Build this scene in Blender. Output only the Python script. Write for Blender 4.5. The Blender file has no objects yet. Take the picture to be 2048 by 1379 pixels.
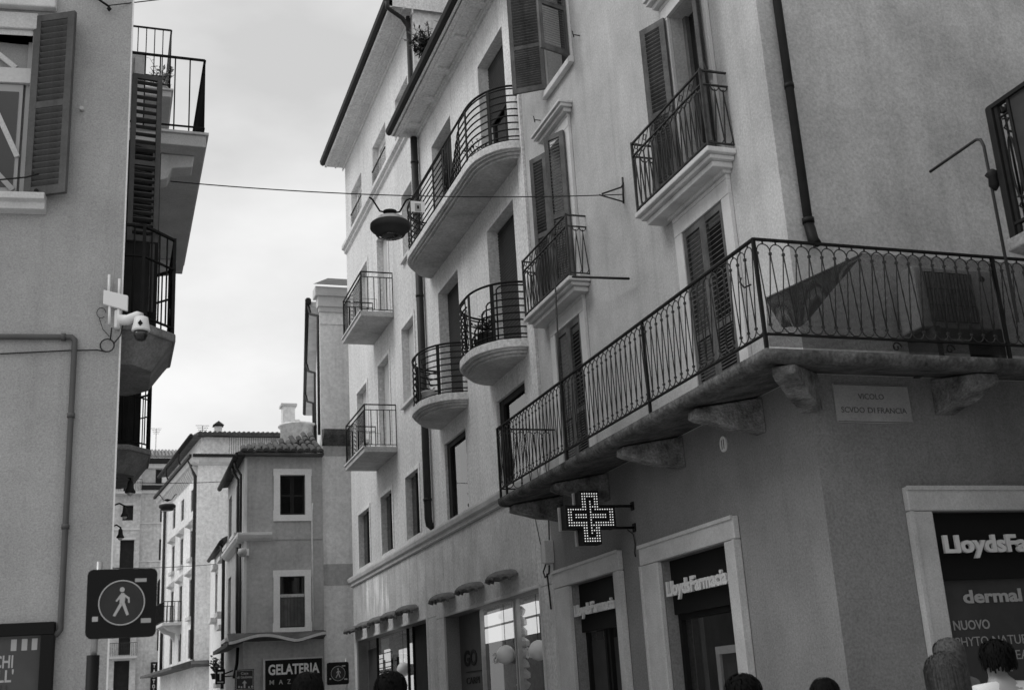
import bpy, bmesh, math, random
from mathutils import Vector, Matrix, noise as mnoise
random.seed(7)
S = bpy.context.scene
C = S.collection
R = math.radians

# ---------------------------------------------------------------- camera
cam_d = bpy.data.cameras.new('camera'); cam = bpy.data.objects.new('camera', cam_d); C.objects.link(cam)
fwd = Vector((0.321, 0.902, 0.288)).normalized()
rgt = Vector((0.9463, -0.3178, -0.0590)); rgt = (rgt - fwd*rgt.dot(fwd)).normalized()
upv = rgt.cross(fwd)
m = Matrix((rgt, upv, -fwd)).transposed().to_4x4(); m.translation = (0, 0, 1.62)
cam.matrix_world = m
cam_d.sensor_width = 36.0; cam_d.lens = 36.0*2350/2048
cam_d.clip_start = 0.05; cam_d.clip_end = 3000
cam_d.dof.use_dof = True; cam_d.dof.focus_distance = 15.0; cam_d.dof.aperture_fstop = 3.2
S.camera = cam

# ---------------------------------------------------------------- sky, sun, exposure
SUN_DIR = Vector((-0.63, 0.07, 0.77)).normalized()          # towards the sun
W = bpy.data.worlds.new('World'); S.world = W; W.use_nodes = True
nt = W.node_tree; nt.nodes.clear()
out = nt.nodes.new('ShaderNodeOutputWorld'); bg = nt.nodes.new('ShaderNodeBackground')
sky = nt.nodes.new('ShaderNodeTexSky'); sky.sky_type = 'NISHITA'; sky.sun_disc = False
sky.sun_elevation = math.asin(SUN_DIR.z); sky.sun_rotation = math.atan2(SUN_DIR.x, SUN_DIR.y)
sky.air_density = 1.0; sky.dust_density = 4.0
bw = nt.nodes.new('ShaderNodeRGBToBW'); nt.links.new(sky.outputs[0], bw.inputs[0])
tc = nt.nodes.new('ShaderNodeTexCoord'); mp = nt.nodes.new('ShaderNodeMapping')
mp.inputs['Scale'].default_value = (1.0, 1.0, 2.2); mp.inputs['Location'].default_value = (0.35, 0.1, 0.55)
nt.links.new(tc.outputs['Generated'], mp.inputs['Vector'])
nz = nt.nodes.new('ShaderNodeTexNoise'); nz.inputs['Scale'].default_value = 1.9; nz.inputs['Detail'].default_value = 7; nz.inputs['Roughness'].default_value = 0.52
nt.links.new(mp.outputs[0], nz.inputs['Vector'])
mr = nt.nodes.new('ShaderNodeMapRange'); mr.inputs['From Min'].default_value = 0.36; mr.inputs['From Max'].default_value = 0.62
mr.inputs['To Min'].default_value = 5.6; mr.inputs['To Max'].default_value = 8.5
nt.links.new(nz.outputs['Fac'], mr.inputs['Value'])
mix = nt.nodes.new('ShaderNodeMix'); mix.data_type = 'FLOAT'; mix.inputs['Factor'].default_value = 0.86
nt.links.new(bw.outputs[0], mix.inputs['A']); nt.links.new(mr.outputs[0], mix.inputs['B'])
nt.links.new(mix.outputs['Result'], bg.inputs['Color']); bg.inputs['Strength'].default_value = 0.125
nt.links.new(bg.outputs[0], out.inputs[0])
sl = bpy.data.lights.new('sun', 'SUN'); sl.energy = 1.35; sl.angle = R(30); sl.color = (1, 1, 1)
so = bpy.data.objects.new('sun', sl); C.objects.link(so)
so.rotation_euler = SUN_DIR.to_track_quat('Z', 'Y').to_euler(); so.location = (-20, -5, 30)
S.render.engine = 'CYCLES'
S.view_settings.view_transform = 'Standard'; S.view_settings.look = 'None'
S.view_settings.exposure = 0.0; S.view_settings.gamma = 1.0; S.view_settings.use_curve_mapping = False

# ---------------------------------------------------------------- materials (the film is black and white: all greys)
MAT = {}
def mat(name, v, rough=0.8, metal=0.0, grain=0.0, gscale=70, blot=0.0, bscale=1.2, streak=0.0, bump=0.0, bumps=None, spec=0.35):
    M = bpy.data.materials.new(name); M.use_nodes = True; MAT[name] = M
    n = M.node_tree.nodes; l = M.node_tree.links
    b = n['Principled BSDF']; b.inputs['Roughness'].default_value = rough; b.inputs['Metallic'].default_value = metal
    b.inputs['Specular IOR Level'].default_value = spec
    b.inputs['Base Color'].default_value = (v, v, v, 1)
    if not (grain or blot or streak or bump): return M
    t = n.new('ShaderNodeTexCoord'); cur = None
    def nz(scale, detail, amt, stretch=None, lo=0.3, hi=0.7, rough_=0.5):
        nonlocal cur
        src = t.outputs['Object']
        if stretch:
            mpn = n.new('ShaderNodeMapping'); mpn.inputs['Scale'].default_value = stretch; l.new(src, mpn.inputs['Vector']); src = mpn.outputs[0]
        q = n.new('ShaderNodeTexNoise'); q.inputs['Scale'].default_value = scale; q.inputs['Detail'].default_value = detail; q.inputs['Roughness'].default_value = rough_
        l.new(src, q.inputs['Vector'])
        r = n.new('ShaderNodeMapRange'); r.inputs['From Min'].default_value = lo; r.inputs['From Max'].default_value = hi
        r.inputs['To Min'].default_value = 1-amt; r.inputs['To Max'].default_value = 1+amt*0.8; l.new(q.outputs['Fac'], r.inputs['Value'])
        if cur is None: cur = r.outputs[0]
        else:
            mm = n.new('ShaderNodeMath'); mm.operation = 'MULTIPLY'; l.new(cur, mm.inputs[0]); l.new(r.outputs[0], mm.inputs[1]); cur = mm.outputs[0]
        return q
    qg = None
    if grain: qg = nz(gscale, 4, grain, rough_=0.7)
    if blot: nz(bscale, 6, blot, rough_=0.62)
    if streak:
        nz(1.3, 6, streak, (1.6, 1.6, 0.35), 0.3, 0.7, 0.6)
        nz(2.4, 5, -streak*1.3, (2.6, 2.6, 0.14), 0.52, 0.78, 0.6)
    if cur is not None:
        mm = n.new('ShaderNodeMath'); mm.operation = 'MULTIPLY'; l.new(cur, mm.inputs[0]); mm.inputs[1].default_value = v
        l.new(mm.outputs[0], b.inputs['Base Color'])
    if bump:
        q = n.new('ShaderNodeTexNoise'); q.inputs['Scale'].default_value = bumps or gscale; q.inputs['Detail'].default_value = 4
        l.new(t.outputs['Object'], q.inputs['Vector'])
        bp = n.new('ShaderNodeBump'); bp.inputs['Strength'].default_value = bump; bp.inputs['Distance'].default_value = 0.02
        l.new(q.outputs['Fac'], bp.inputs['Height']); l.new(bp.outputs[0], b.inputs['Normal'])
    return M
def glass(name, v=0.02, rough=0.03, spec=0.8):
    return mat(name, v, rough, spec=spec)
def clear_glass(name, ior=1.9):
    M = bpy.data.materials.new(name); M.use_nodes = True; MAT[name] = M; n = M.node_tree.nodes; l = M.node_tree.links; n.clear()
    o_ = n.new('ShaderNodeOutputMaterial'); mx = n.new('ShaderNodeMixShader'); tr = n.new('ShaderNodeBsdfTransparent'); gl = n.new('ShaderNodeBsdfGlossy'); fr_ = n.new('ShaderNodeFresnel')
    tr.inputs[0].default_value = (0.8, 0.8, 0.8, 1); gl.inputs['Roughness'].default_value = 0.01; fr_.inputs['IOR'].default_value = ior
    ge = n.new('ShaderNodeNewGeometry'); iv = n.new('ShaderNodeMath'); iv.operation = 'SUBTRACT'; iv.inputs[0].default_value = 1; l.new(ge.outputs['Backfacing'], iv.inputs[1]); ml = n.new('ShaderNodeMath'); ml.operation = 'MULTIPLY'; l.new(fr_.outputs[0], ml.inputs[0]); l.new(iv.outputs[0], ml.inputs[1])
    l.new(ml.outputs[0], mx.inputs[0]); l.new(tr.outputs[0], mx.inputs[1]); l.new(gl.outputs[0], mx.inputs[2]); l.new(mx.outputs[0], o_.inputs[0])
    return M
def emit(name, v):
    M = mat(name, 0.1); b = M.node_tree.nodes['Principled BSDF']
    b.inputs['Emission Color'].default_value = (1, 1, 1, 1); b.inputs['Emission Strength'].default_value = v; return M

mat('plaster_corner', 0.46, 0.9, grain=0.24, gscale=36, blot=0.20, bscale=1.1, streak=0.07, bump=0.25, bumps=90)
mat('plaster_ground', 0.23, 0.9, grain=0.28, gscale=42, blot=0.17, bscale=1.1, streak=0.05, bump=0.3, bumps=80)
mat('plaster_pale', 0.66, 0.9, grain=0.30, gscale=20, blot=0.10, bscale=0.8, streak=0.10, bump=0.15, bumps=70)
mat('plaster_tall', 0.60, 0.9, grain=0.30, gscale=15, blot=0.10, bscale=0.6, streak=0.08, bump=0.15, bumps=60)
mat('plaster_left', 0.36, 0.9, grain=0.26, gscale=70, blot=0.13, bscale=1.1, streak=0.06, bump=0.25, bumps=90)
mat('plaster_gelato', 0.38, 0.9, grain=0.18, gscale=11, blot=0.16, bscale=0.9, streak=0.1, bump=0.2, bumps=40)
mat('plaster_strip', 0.70, 0.9, grain=0.18, gscale=11, blot=0.14, bscale=0.6, streak=0.08, bump=0.2, bumps=40)
mat('plaster_far', 0.68, 0.9, grain=0.26, gscale=7, blot=0.14, bscale=0.4, streak=0.08)
mat('plaster_end', 0.50, 0.9, grain=0.28, gscale=5, blot=0.18, bscale=0.35, streak=0.1)
mat('stone_clad', 0.56, 0.75, grain=0.30, gscale=22, blot=0.22, bscale=1.6, streak=0.07, bump=0.15, bumps=50)
mat('stone_frame', 0.56, 0.8, grain=0.18, gscale=60, blot=0.14, bscale=2.5, bump=0.3, bumps=60)
mat('stone_trim', 0.56, 0.85, grain=0.12, gscale=60, blot=0.12, bscale=2.0, streak=0.10, bump=0.2, bumps=50)
mat('stone_white', 0.78, 0.85, grain=0.10, gscale=30, blot=0.08, bscale=2.0)
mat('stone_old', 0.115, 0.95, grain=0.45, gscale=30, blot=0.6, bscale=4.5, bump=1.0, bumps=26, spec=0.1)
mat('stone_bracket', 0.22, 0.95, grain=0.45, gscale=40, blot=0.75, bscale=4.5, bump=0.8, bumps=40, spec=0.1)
mat('concrete_slab', 0.45, 0.9, grain=0.25, gscale=22, blot=0.22, bscale=1.8, streak=0.1)
mat('stone_dark', 0.23, 0.9, grain=0.3, gscale=40, blot=0.4, bscale=3, bump=0.3, bumps=40)
mat('plaque', 0.36, 0.85, grain=0.16, gscale=60, blot=0.12, bscale=3.0)
mat('wood_shutter', 0.10, 0.8, grain=0.2, gscale=40, blot=0.3, bscale=4.0, streak=0.25, spec=0.15)
mat('wood_shutter_left', 0.085, 0.75, grain=0.15, gscale=40, blot=0.2, bscale=4.0, streak=0.15, spec=0.15)
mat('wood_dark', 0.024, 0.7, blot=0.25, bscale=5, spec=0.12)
mat('wood_pale', 0.55, 0.6, grain=0.1, gscale=30, blot=0.1)
mat('roller', 0.055, 0.8, blot=0.15, bscale=3, spec=0.12)
mat('iron', 0.012, 0.6, blot=0.3, bscale=9, spec=0.15)
mat('iron_worn', 0.05, 0.65, blot=0.45, bscale=14, spec=0.18)
mat('pipe', 0.03, 0.55, blot=0.25, bscale=4, spec=0.2)
mat('pipe_left', 0.09, 0.6, blot=0.15, bscale=4)
mat('gutter', 0.022, 0.6, blot=0.2, bscale=4, spec=0.15)
mat('tile', 0.085, 0.85, grain=0.3, gscale=25, blot=0.45, bscale=2.3)
mat('canopy', 0.15, 0.85, grain=0.3, gscale=25, blot=0.35, bscale=3)
mat('tile_far', 0.26, 0.85, grain=0.3, gscale=10, blot=0.4, bscale=1.2)
mat('sign_black', 0.012, 0.6, spec=0.12)
mat('sign_dark', 0.04, 0.6, spec=0.15, blot=0.2, bscale=6)
mat('sign_white', 0.72, 0.5)
mat('letter_grey', 0.42, 0.5)
mat('letter_dim', 0.35, 0.6)
mat('plaque_letter', 0.10, 0.8)
mat('white_plastic', 0.78, 0.4)
mat('grey_plastic', 0.35, 0.5)
mat('metal_grey', 0.42, 0.35, metal=0.6, blot=0.15, bscale=12)
mat('cable', 0.02, 0.6)
mat('net', 0.03, 0.9)
glass('glass_dark', 0.012)
clear_glass('glass_shop', 1.9)
clear_glass('glass_upper', 3.2)
mat('interior', 0.04, 0.9, blot=0.5, bscale=3)
mat('interior_light', 0.6, 0.8, blot=0.25, bscale=4)
mat('poster_mid', 0.06, 0.6, spec=0.15, blot=0.25, bscale=2.2)
mat('poster_grey', 0.085, 0.6, spec=0.15, blot=0.15, bscale=3)
mat('leaf', 0.06, 0.7, grain=0.4, gscale=30)
mat('leaf_pale', 0.30, 0.7, grain=0.3, gscale=30)
mat('pot', 0.05, 0.8, blot=0.2, bscale=10)
mat('pot_pale', 0.5, 0.8, blot=0.2, bscale=10)
mat('skin', 0.34, 0.6)
mat('hair_dark', 0.006, 0.7, grain=0.3, gscale=60, spec=0.06)
mat('hair_mid', 0.055, 0.7, grain=0.5, gscale=45, spec=0.1)
mat('hair_grey', 0.10, 0.7, grain=0.4, gscale=45, spec=0.1)
mat('cloth_white', 0.72, 0.9, blot=0.1, bscale=6)
mat('cloth_black', 0.02, 0.9)
mat('cloth_grey', 0.2, 0.9, blot=0.1, bscale=6)
mat('paving', 0.36, 0.85, grain=0.15, gscale=40, blot=0.2, bscale=0.8, bump=0.2)
def tone_by_piece(name, amt):
    M = MAT[name]; n = M.node_tree.nodes; l = M.node_tree.links; b = n['Principled BSDF']; src = b.inputs['Base Color'].links[0].from_socket
    oi = n.new('ShaderNodeObjectInfo'); r = n.new('ShaderNodeMapRange'); r.inputs['To Min'].default_value = 1-amt; r.inputs['To Max'].default_value = 1+amt; l.new(oi.outputs['Random'], r.inputs['Value'])
    mm = n.new('ShaderNodeMath'); mm.operation = 'MULTIPLY'; l.new(src, mm.inputs[0]); l.new(r.outputs[0], mm.inputs[1]); l.new(mm.outputs[0], b.inputs['Base Color'])
def lime_stain(name, y0, y1, z0, z1, gain):
    # pale lime runs that have leaked from the string course
    M = MAT[name]; n = M.node_tree.nodes; l = M.node_tree.links; b = n['Principled BSDF']; src = b.inputs['Base Color'].links[0].from_socket
    t = n.new('ShaderNodeTexCoord'); s = n.new('ShaderNodeSeparateXYZ'); l.new(t.outputs['Object'], s.inputs[0])
    mp_ = n.new('ShaderNodeMapping'); mp_.inputs['Scale'].default_value = (1, 4.5, 0.55); l.new(t.outputs['Object'], mp_.inputs[0])
    q = n.new('ShaderNodeTexNoise'); q.inputs['Scale'].default_value = 1.6; q.inputs['Detail'].default_value = 5; l.new(mp_.outputs[0], q.inputs['Vector'])
    def ramp(sock, a, b_):
        r = n.new('ShaderNodeMapRange'); r.interpolation_type = 'SMOOTHSTEP'; r.inputs['From Min'].default_value = a; r.inputs['From Max'].default_value = b_; l.new(sock, r.inputs['Value']); return r.outputs[0]
    def mul(a, b_):
        m__ = n.new('ShaderNodeMath'); m__.operation = 'MULTIPLY'; l.new(a, m__.inputs[0]); l.new(b_, m__.inputs[1]); return m__.outputs[0]
    k_ = mul(mul(ramp(s.outputs['Y'], y0, y0+0.5), ramp(s.outputs['Y'], y1, y1-0.5)), mul(ramp(s.outputs['Z'], z0, z0+0.6), ramp(q.outputs['Fac'], 0.48, 0.58)))
    a_ = n.new('ShaderNodeMath'); a_.operation = 'MULTIPLY_ADD'; a_.inputs[1].default_value = gain; l.new(k_, a_.inputs[0]); l.new(src, a_.inputs[2]); l.new(a_.outputs[0], b.inputs['Base Color'])
lime_stain('stone_clad', 25.3, 29.0, 3.45, 4.6, 0.3)
tone_by_piece('stone_clad', 0.09); tone_by_piece('tile', 0.3)
emit('led', 0.85); emit('globe', 0.95); emit('added_glow', 1.15)

# ---------------------------------------------------------------- helpers
class Fr:
    """wall frame: u runs along the wall, w outward from it, z up"""
    def __init__(s, o, h, nrm): s.o = Vector((o[0], o[1], 0)); s.h = Vector((h[0], h[1], 0)).normalized(); s.n = Vector((nrm[0], nrm[1], 0)).normalized()
    def p(s, u, w, z): return s.o + s.h*u + s.n*w + Vector((0, 0, z))
WORLD = Fr((0, 0), (1, 0), (0, 1))
class MB:
    def __init__(s, fr=WORLD): s.v = []; s.f = []; s.sm = []; s.fr = fr
    def face(s, pts, smooth=False):
        k = len(s.v); s.v += [tuple(p) for p in pts]; s.f.append(list(range(k, k+len(pts)))); s.sm.append(smooth)
    def box(s, u0, u1, w0, w1, z0, z1):
        p = [s.fr.p(u, w, z) for z in (z0, z1) for w in (w0, w1) for u in (u0, u1)]
        k = len(s.v); s.v += [tuple(q) for q in p]
        for f in ((0, 1, 3, 2), (4, 6, 7, 5), (0, 4, 5, 1), (2, 3, 7, 6), (0, 2, 6, 4), (1, 5, 7, 3)):
            s.f.append([k+i for i in f]); s.sm.append(False)
        return s
    def prism(s, poly, a, b, axis='u'):
        """poly in the two other coordinates, swept from a to b along axis: 'u' -> (w,z), 'z' -> (u,w), 'w' -> (u,z)"""
        def P(q, t):
            if axis == 'u': return s.fr.p(t, q[0], q[1])
            if axis == 'z': return s.fr.p(q[0], q[1], t)
            return s.fr.p(q[0], t, q[1])
        n = len(poly); k = len(s.v)
        s.v += [tuple(P(q, a)) for q in poly] + [tuple(P(q, b)) for q in poly]
        s.f.append(list(range(k, k+n))); s.f.append(list(range(k+2*n-1, k+n-1, -1))); s.sm += [False, False]
        for i in range(n):
            j = (i+1) % n; s.f.append([k+i, k+j, k+n+j, k+n+i]); s.sm.append(False)
        return s
    def tube(s, pts, r, n=6, closed=False, cap=True, local=True):
        P = [s.fr.p(*q) if local else Vector(q) for q in pts]
        if len(P) < 2: return s
        rs = r if isinstance(r, (list, tuple)) else [r]*len(P)
        k0 = len(s.v); prev = None
        for i, q in enumerate(P):
            if closed: d = P[(i+1) % len(P)] - P[i-1]
            elif i == 0: d = P[1]-P[0]
            elif i == len(P)-1: d = P[-1]-P[-2]
            else: d = (P[i+1]-P[i]).normalized() + (P[i]-P[i-1]).normalized()
            if d.length < 1e-9: d = Vector((0, 0, 1))
            d.normalize()
            if prev is None:
                a = Vector((0, 0, 1)) if abs(d.z) < 0.9 else Vector((1, 0, 0)); x = d.cross(a).normalized()
            else: x = (prev - d*prev.dot(d)); x = x.normalized() if x.length > 1e-6 else d.orthogonal().normalized()
            prev = x; y = d.cross(x)
            for j in range(n):
                t = 2*math.pi*(j+0.5)/n; s.v.append(tuple(q + (x*math.cos(t)+y*math.sin(t))*rs[i]))
        m_ = len(P)
        for i in range(m_ if closed else m_-1):
            i2 = (i+1) % m_
            for j in range(n):
                j2 = (j+1) % n
                s.f.append([k0+i*n+j, k0+i*n+j2, k0+i2*n+j2, k0+i2*n+j]); s.sm.append(n > 4)
        if cap and not closed:
            s.f.append([k0+j for j in range(n-1, -1, -1)]); s.f.append([k0+(m_-1)*n+j for j in range(n)]); s.sm += [False, False]
        return s
    def flat(s, pts, a, b, up=(0, 0, 1)):
        """rectangular bar a wide (sideways) by b high along a path"""
        P = [s.fr.p(*q) for q in pts]; k0 = len(s.v); U = Vector(up)
        for i, q in enumerate(P):
            d = (P[min(i+1, len(P)-1)]-P[max(i-1, 0)]).normalized(); x = d.cross(U)
            x = x.normalized() if x.length > 1e-5 else d.orthogonal().normalized(); y = x.cross(d).normalized()
            for sx, sy in ((-1, -1), (1, -1), (1, 1), (-1, 1)): s.v.append(tuple(q + x*a/2*sx + y*b/2*sy))
        for i in range(len(P)-1):
            for j in range(4):
                j2 = (j+1) % 4; s.f.append([k0+i*4+j, k0+i*4+j2, k0+i*4+4+j2, k0+i*4+4+j]); s.sm.append(False)
        e = k0+(len(P)-1)*4
        s.f.append([k0+3, k0+2, k0+1, k0]); s.f.append([e, e+1, e+2, e+3]); s.sm += [False, False]
        return s
    def lathe(s, c, prof, n=20, smooth=True):
        """prof: (radius, z) pairs round a vertical axis at frame point c=(u,w,z)"""
        o = s.fr.p(*c); k0 = len(s.v)
        for r, z in prof:
            for j in range(n):
                t = 2*math.pi*j/n; s.v.append((o.x+r*math.cos(t), o.y+r*math.sin(t), o.z+z))
        for i in range(len(prof)-1):
            for j in range(n):
                j2 = (j+1) % n; s.f.append([k0+i*n+j, k0+i*n+j2, k0+(i+1)*n+j2, k0+(i+1)*n+j]); s.sm.append(smooth)
        s.f.append([k0+j for j in range(n-1, -1, -1)]); s.f.append([k0+(len(prof)-1)*n+j for j in range(n)]); s.sm += [False, False]
        return s
    def mesh(s, name):
        me = bpy.data.meshes.new(name); me.from_pydata(s.v, [], s.f)
        bm = bmesh.new(); bm.from_mesh(me); bmesh.ops.recalc_face_normals(bm, faces=bm.faces); bm.to_mesh(me); bm.free()
        me.polygons.foreach_set('use_smooth', s.sm); me.update()
        return me
    def build(s, name, m_, parent=None, bevel=0):
        o = link(name, s.mesh(name), m_, parent)
        if bevel:
            b = o.modifiers.new('bevel', 'BEVEL'); b.width = bevel; b.segments = 2; b.limit_method = 'ANGLE'
        return o
def link(name, me, m_, parent=None, M=None):
    if me is not None and m_ is not None and not me.materials: me.materials.append(MAT[m_])
    o = bpy.data.objects.new(name, me); C.objects.link(o)
    if M is not None: o.matrix_basis = M
    if parent is not None:
        o.parent = parent; o.matrix_parent_inverse = parent.matrix_basis.inverted()
    return o
def tag(o, label=None, cat=None, group=None, kind=None):
    if label: o['label'] = label
    if cat: o['category'] = cat
    if group: o['group'] = group
    if kind: o['kind'] = kind
    return o
def thing(name, loc, label, cat, group=None):
    o = bpy.data.objects.new(name, None); C.objects.link(o); o.empty_display_size = 0.2
    o.matrix_basis = Matrix.Translation(Vector(loc)); return tag(o, label, cat, group)
def copy_tree(o, T, parent=None, **kw):
    """copy of a thing with its parts and sub-parts, all moved by the world transform T"""
    c = o.copy(); C.objects.link(c); c.matrix_basis = T @ o.matrix_basis
    if parent is not None: c.parent = parent; c.matrix_parent_inverse = parent.matrix_basis.inverted()
    for ch in o.children: copy_tree(ch, T, c)
    if kw: tag(c, **kw)
    return c
def wall(mb, u0, u1, z0, z1, holes, depth=0.25, w=0.0):
    """wall sheet with real openings: each hole (u0,u1,z0,z1[,depth]) gets its reveals"""
    us = sorted({u0, u1, *[h[0] for h in holes], *[h[1] for h in holes]}); zs = sorted({z0, z1, *[h[2] for h in holes], *[h[3] for h in holes]})
    us = [u for u in us if u0 <= u <= u1]; zs = [z for z in zs if z0 <= z <= z1]
    for a, b in zip(us, us[1:]):
        for c, d in zip(zs, zs[1:]):
            um, zm = (a+b)/2, (c+d)/2
            if any(h[0] < um < h[1] and h[2] < zm < h[3] for h in holes): continue
            mb.face([mb.fr.p(a, w, c), mb.fr.p(b, w, c), mb.fr.p(b, w, d), mb.fr.p(a, w, d)])
    for h in holes:
        a, b, c, d = h[:4]; e = -(h[4] if len(h) > 4 else depth)
        for q in (((a, w, c), (a, w, d), (a, e, d), (a, e, c)), ((b, w, c), (b, e, c), (b, e, d), (b, w, d)),
                  ((a, w, d), (b, w, d), (b, e, d), (a, e, d)), ((a, w, c), (a, e, c), (b, e, c), (b, w, c))):
            mb.face([mb.fr.p(*t) for t in q])
def rect(mb, u0, u1, w, z0, z1):
    mb.face([mb.fr.p(u0, w, z0), mb.fr.p(u1, w, z0), mb.fr.p(u1, w, z1), mb.fr.p(u0, w, z1)])
def text(name, body, m_, parent, fr, u, w, z, width=None, height=None, depth=0.01, bold=0.0, right=None, align='L', shear=0.0, mirror=False):
    """flat lettering on a wall: (u,w,z) is the left end of the base line as a viewer reads it"""
    cu = bpy.data.curves.new('t', 'FONT'); cu.body = body; cu.size = 1; cu.offset = bold; cu.extrude = 0.01; cu.resolution_u = 3; cu.shear = shear
    to = bpy.data.objects.new('t', cu); C.objects.link(to)
    dg = bpy.context.evaluated_depsgraph_get(); me = bpy.data.meshes.new_from_object(to.evaluated_get(dg))
    bpy.data.objects.remove(to); bpy.data.curves.remove(cu)
    xs = [v.co.x for v in me.vertices]; ys = [v.co.y for v in me.vertices]
    sy = (height or 0.1)/0.73; sx = (width/(max(xs)-min(xs))) if width else sy
    x0 = min(xs)
    me.name = name; me.materials.clear()
    up = Vector((0, 0, 1)); rt = up.cross(fr.n)
    if mirror: rt = -rt
    base = fr.p(u, w, z)
    for v in me.vertices:
        c = v.co.copy(); v.co = base + rt*((c.x-x0)*sx) + up*(c.y*sy) + fr.n*(depth*(c.z+0.01)/0.02)
    return link(name, me, m_, parent)
def words(name, parts, m_, parent, fr, w, z, height, depth, bold):
    for body, u, wd in parts: text(name, body, m_, parent, fr, u, w, z, wd, height, depth, bold)
def leaf_mesh(name, w, h, n_lo, n_hi=None, mid=0.5, th=0.04, stile=0.09, tilt=38, slats=True, louv_w=0.06):
    """louvred shutter leaf in local axes: x from the hinge, y thickness, z up"""
    mb = MB(); fr = mb
    mb.box(0, stile, 0, th, 0, h); mb.box(w-stile, w, 0, th, 0, h)
    rl = [(0, stile*1.3), (h*mid-stile*0.5, h*mid+stile*0.5), (h-stile, h)]
    for a, b in rl: mb.box(stile, w-stile, 0.002, th-0.002, a, b)
    if slats:
        for (a, b, k) in ((rl[0][1], rl[1][0], n_lo), (rl[1][1], rl[2][0], n_hi or n_lo)):
            for i in range(k):
                zc = a+(b-a)*(i+0.5)/k; dy = louv_w/2*math.cos(R(tilt)); dz = louv_w/2*math.sin(R(tilt)); t = 0.006
                y = th/2
                mb.prism([(y-dy, zc+dz), (y+dy, zc-dz), (y+dy, zc-dz+t), (y-dy, zc+dz+t)], stile, w-stile, 'u')
    return mb.mesh(name)
def place(fr, u, w, z, du, dw):
    """matrix: local x -> direction (du,dw) in the frame, z up"""
    x = (fr.h*du + fr.n*dw).normalized(); zz = Vector((0, 0, 1)); y = zz.cross(x)
    M = Matrix((x, y, zz)).transposed().to_4x4(); M.translation = fr.p(u, w, z); return M
def arc(cx, cy, r, a0, a1, n):
    return [(cx+r*math.cos(R(a0+(a1-a0)*i/n)), cy+r*math.sin(R(a0+(a1-a0)*i/n))) for i in range(n+1)]

# ---------------------------------------------------------------- ground
g = MB(); g.box(-400, 400, -300, 600, -0.3, 0)
tag(g.build('street_paving', 'paving'), kind='structure')
# ================================================================ corner building with the pharmacy
FA = Fr((6.0, 0), (0, 1), (-1, 0))              # street facade: u = Y, outward -X
FV = Fr((0, 8.9), (1, 0), (0, -1))              # alley facade: u = X, outward -Y
A = thing('corner_building', (6, 8.9, 0), 'grey plastered corner building with long wrap-around iron balcony above the pharmacy', 'building')
TOP_A = 16.5
b = MB(FA)
wall(b, 8.9, 15.7, 4.3, TOP_A, [(9.95, 10.87, 4.31, 6.48, .22), (13.95, 14.9, 4.31, 6.56, .22), (9.95, 10.66, 6.98, 9.1, .25), (13.95, 14.62, 7.0, 9.3, .25), (13.62, 14.5, 10.25, 11.95, .25)])
c = MB(FV); wall(c, 6.0, 14, 4.3, TOP_A, [])
b.v += []; k = len(b.v); b.v += c.v; b.f += [[i+k for i in f] for f in c.f]; b.sm += c.sm
b.box(8.92, 15.68, -8, -0.6, TOP_A-0.2, TOP_A)
b.build('wall', 'plaster_corner', A)
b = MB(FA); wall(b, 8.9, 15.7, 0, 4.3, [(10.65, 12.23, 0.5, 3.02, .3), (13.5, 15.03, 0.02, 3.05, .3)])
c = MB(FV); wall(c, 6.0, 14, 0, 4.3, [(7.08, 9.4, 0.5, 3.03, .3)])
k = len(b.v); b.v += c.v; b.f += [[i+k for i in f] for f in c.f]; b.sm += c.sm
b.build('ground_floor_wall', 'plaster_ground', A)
# dark rooms behind the openings
b = MB(FA)
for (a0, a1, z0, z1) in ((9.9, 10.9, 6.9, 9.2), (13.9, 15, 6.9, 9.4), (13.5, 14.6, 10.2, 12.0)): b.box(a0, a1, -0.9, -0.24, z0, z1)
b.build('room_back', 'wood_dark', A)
# pharmacy openings on the street
def stone_surround(fr, a, b_, zt, oa, ob, ozt, z0=0.0):
    m1 = MB(fr); m1.box(oa, ob, 0.003, 0.075, zt, ozt); s1 = m1.build('lintel', 'stone_frame', A, 0.012)
    MB(fr).box(oa+0.0, ob, 0.075, 0.095, ozt-0.035, ozt+0.004).build('lintel_fillet', 'stone_frame', s1)
    for x0, x1 in ((oa, a), (b_, ob)):
        m2 = MB(fr); m2.box(x0, x1, 0.003, 0.07, z0, zt-0.004); s2 = m2.build('jamb', 'stone_frame', A, 0.012)
        e0, e1 = (x0-0.002, x0+0.035) if x0 == oa else (x1-0.035, x1+0.002)
        MB(fr).box(e0, e1, 0.07, 0.09, z0, zt-0.006).build('jamb_fillet', 'stone_frame', s2)
stone_surround(FA, 10.65, 12.23, 3.02, 10.41, 12.68, 3.25)
stone_surround(FA, 13.5, 15.03, 3.05, 13.29, 15.57, 3.29)
stone_surround(FV, 7.08, 9.4, 3.03, 6.83, 9.65, 3.25)
def fascia(fr, a, b_, z0, z1, w, left, tw, base, cap, side):
    f = MB(fr).box(a, b_, w-0.04, w, z0, z1).build('fascia', 'sign_black', A)
    text('lettering', 'LloydsFarmacia', 'sign_white', f, fr, left, w+0.09, base, tw, cap, 0.03, 0.035)
    # stand-off backing strip of the channel letters
    return f
fascia(FA, 10.655, 12.225, 2.42, 3.015, -0.09, 12.14, 1.40, 2.62, 0.16, -1)
fascia(FA, 13.505, 15.025, 2.42, 3.045, -0.09, 14.97, 1.36, 2.63, 0.145, -1)
fascia(FV, 7.085, 9.395, 2.42, 3.025, -0.06, 7.16, 1.64, 2.655, 0.155, 1)
g = MB(FA); g.box(10.66, 12.22, -0.20, -0.19, 0.5, 2.42); g.build('shop_window', 'glass_shop', A)
g = MB(FA)
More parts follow.
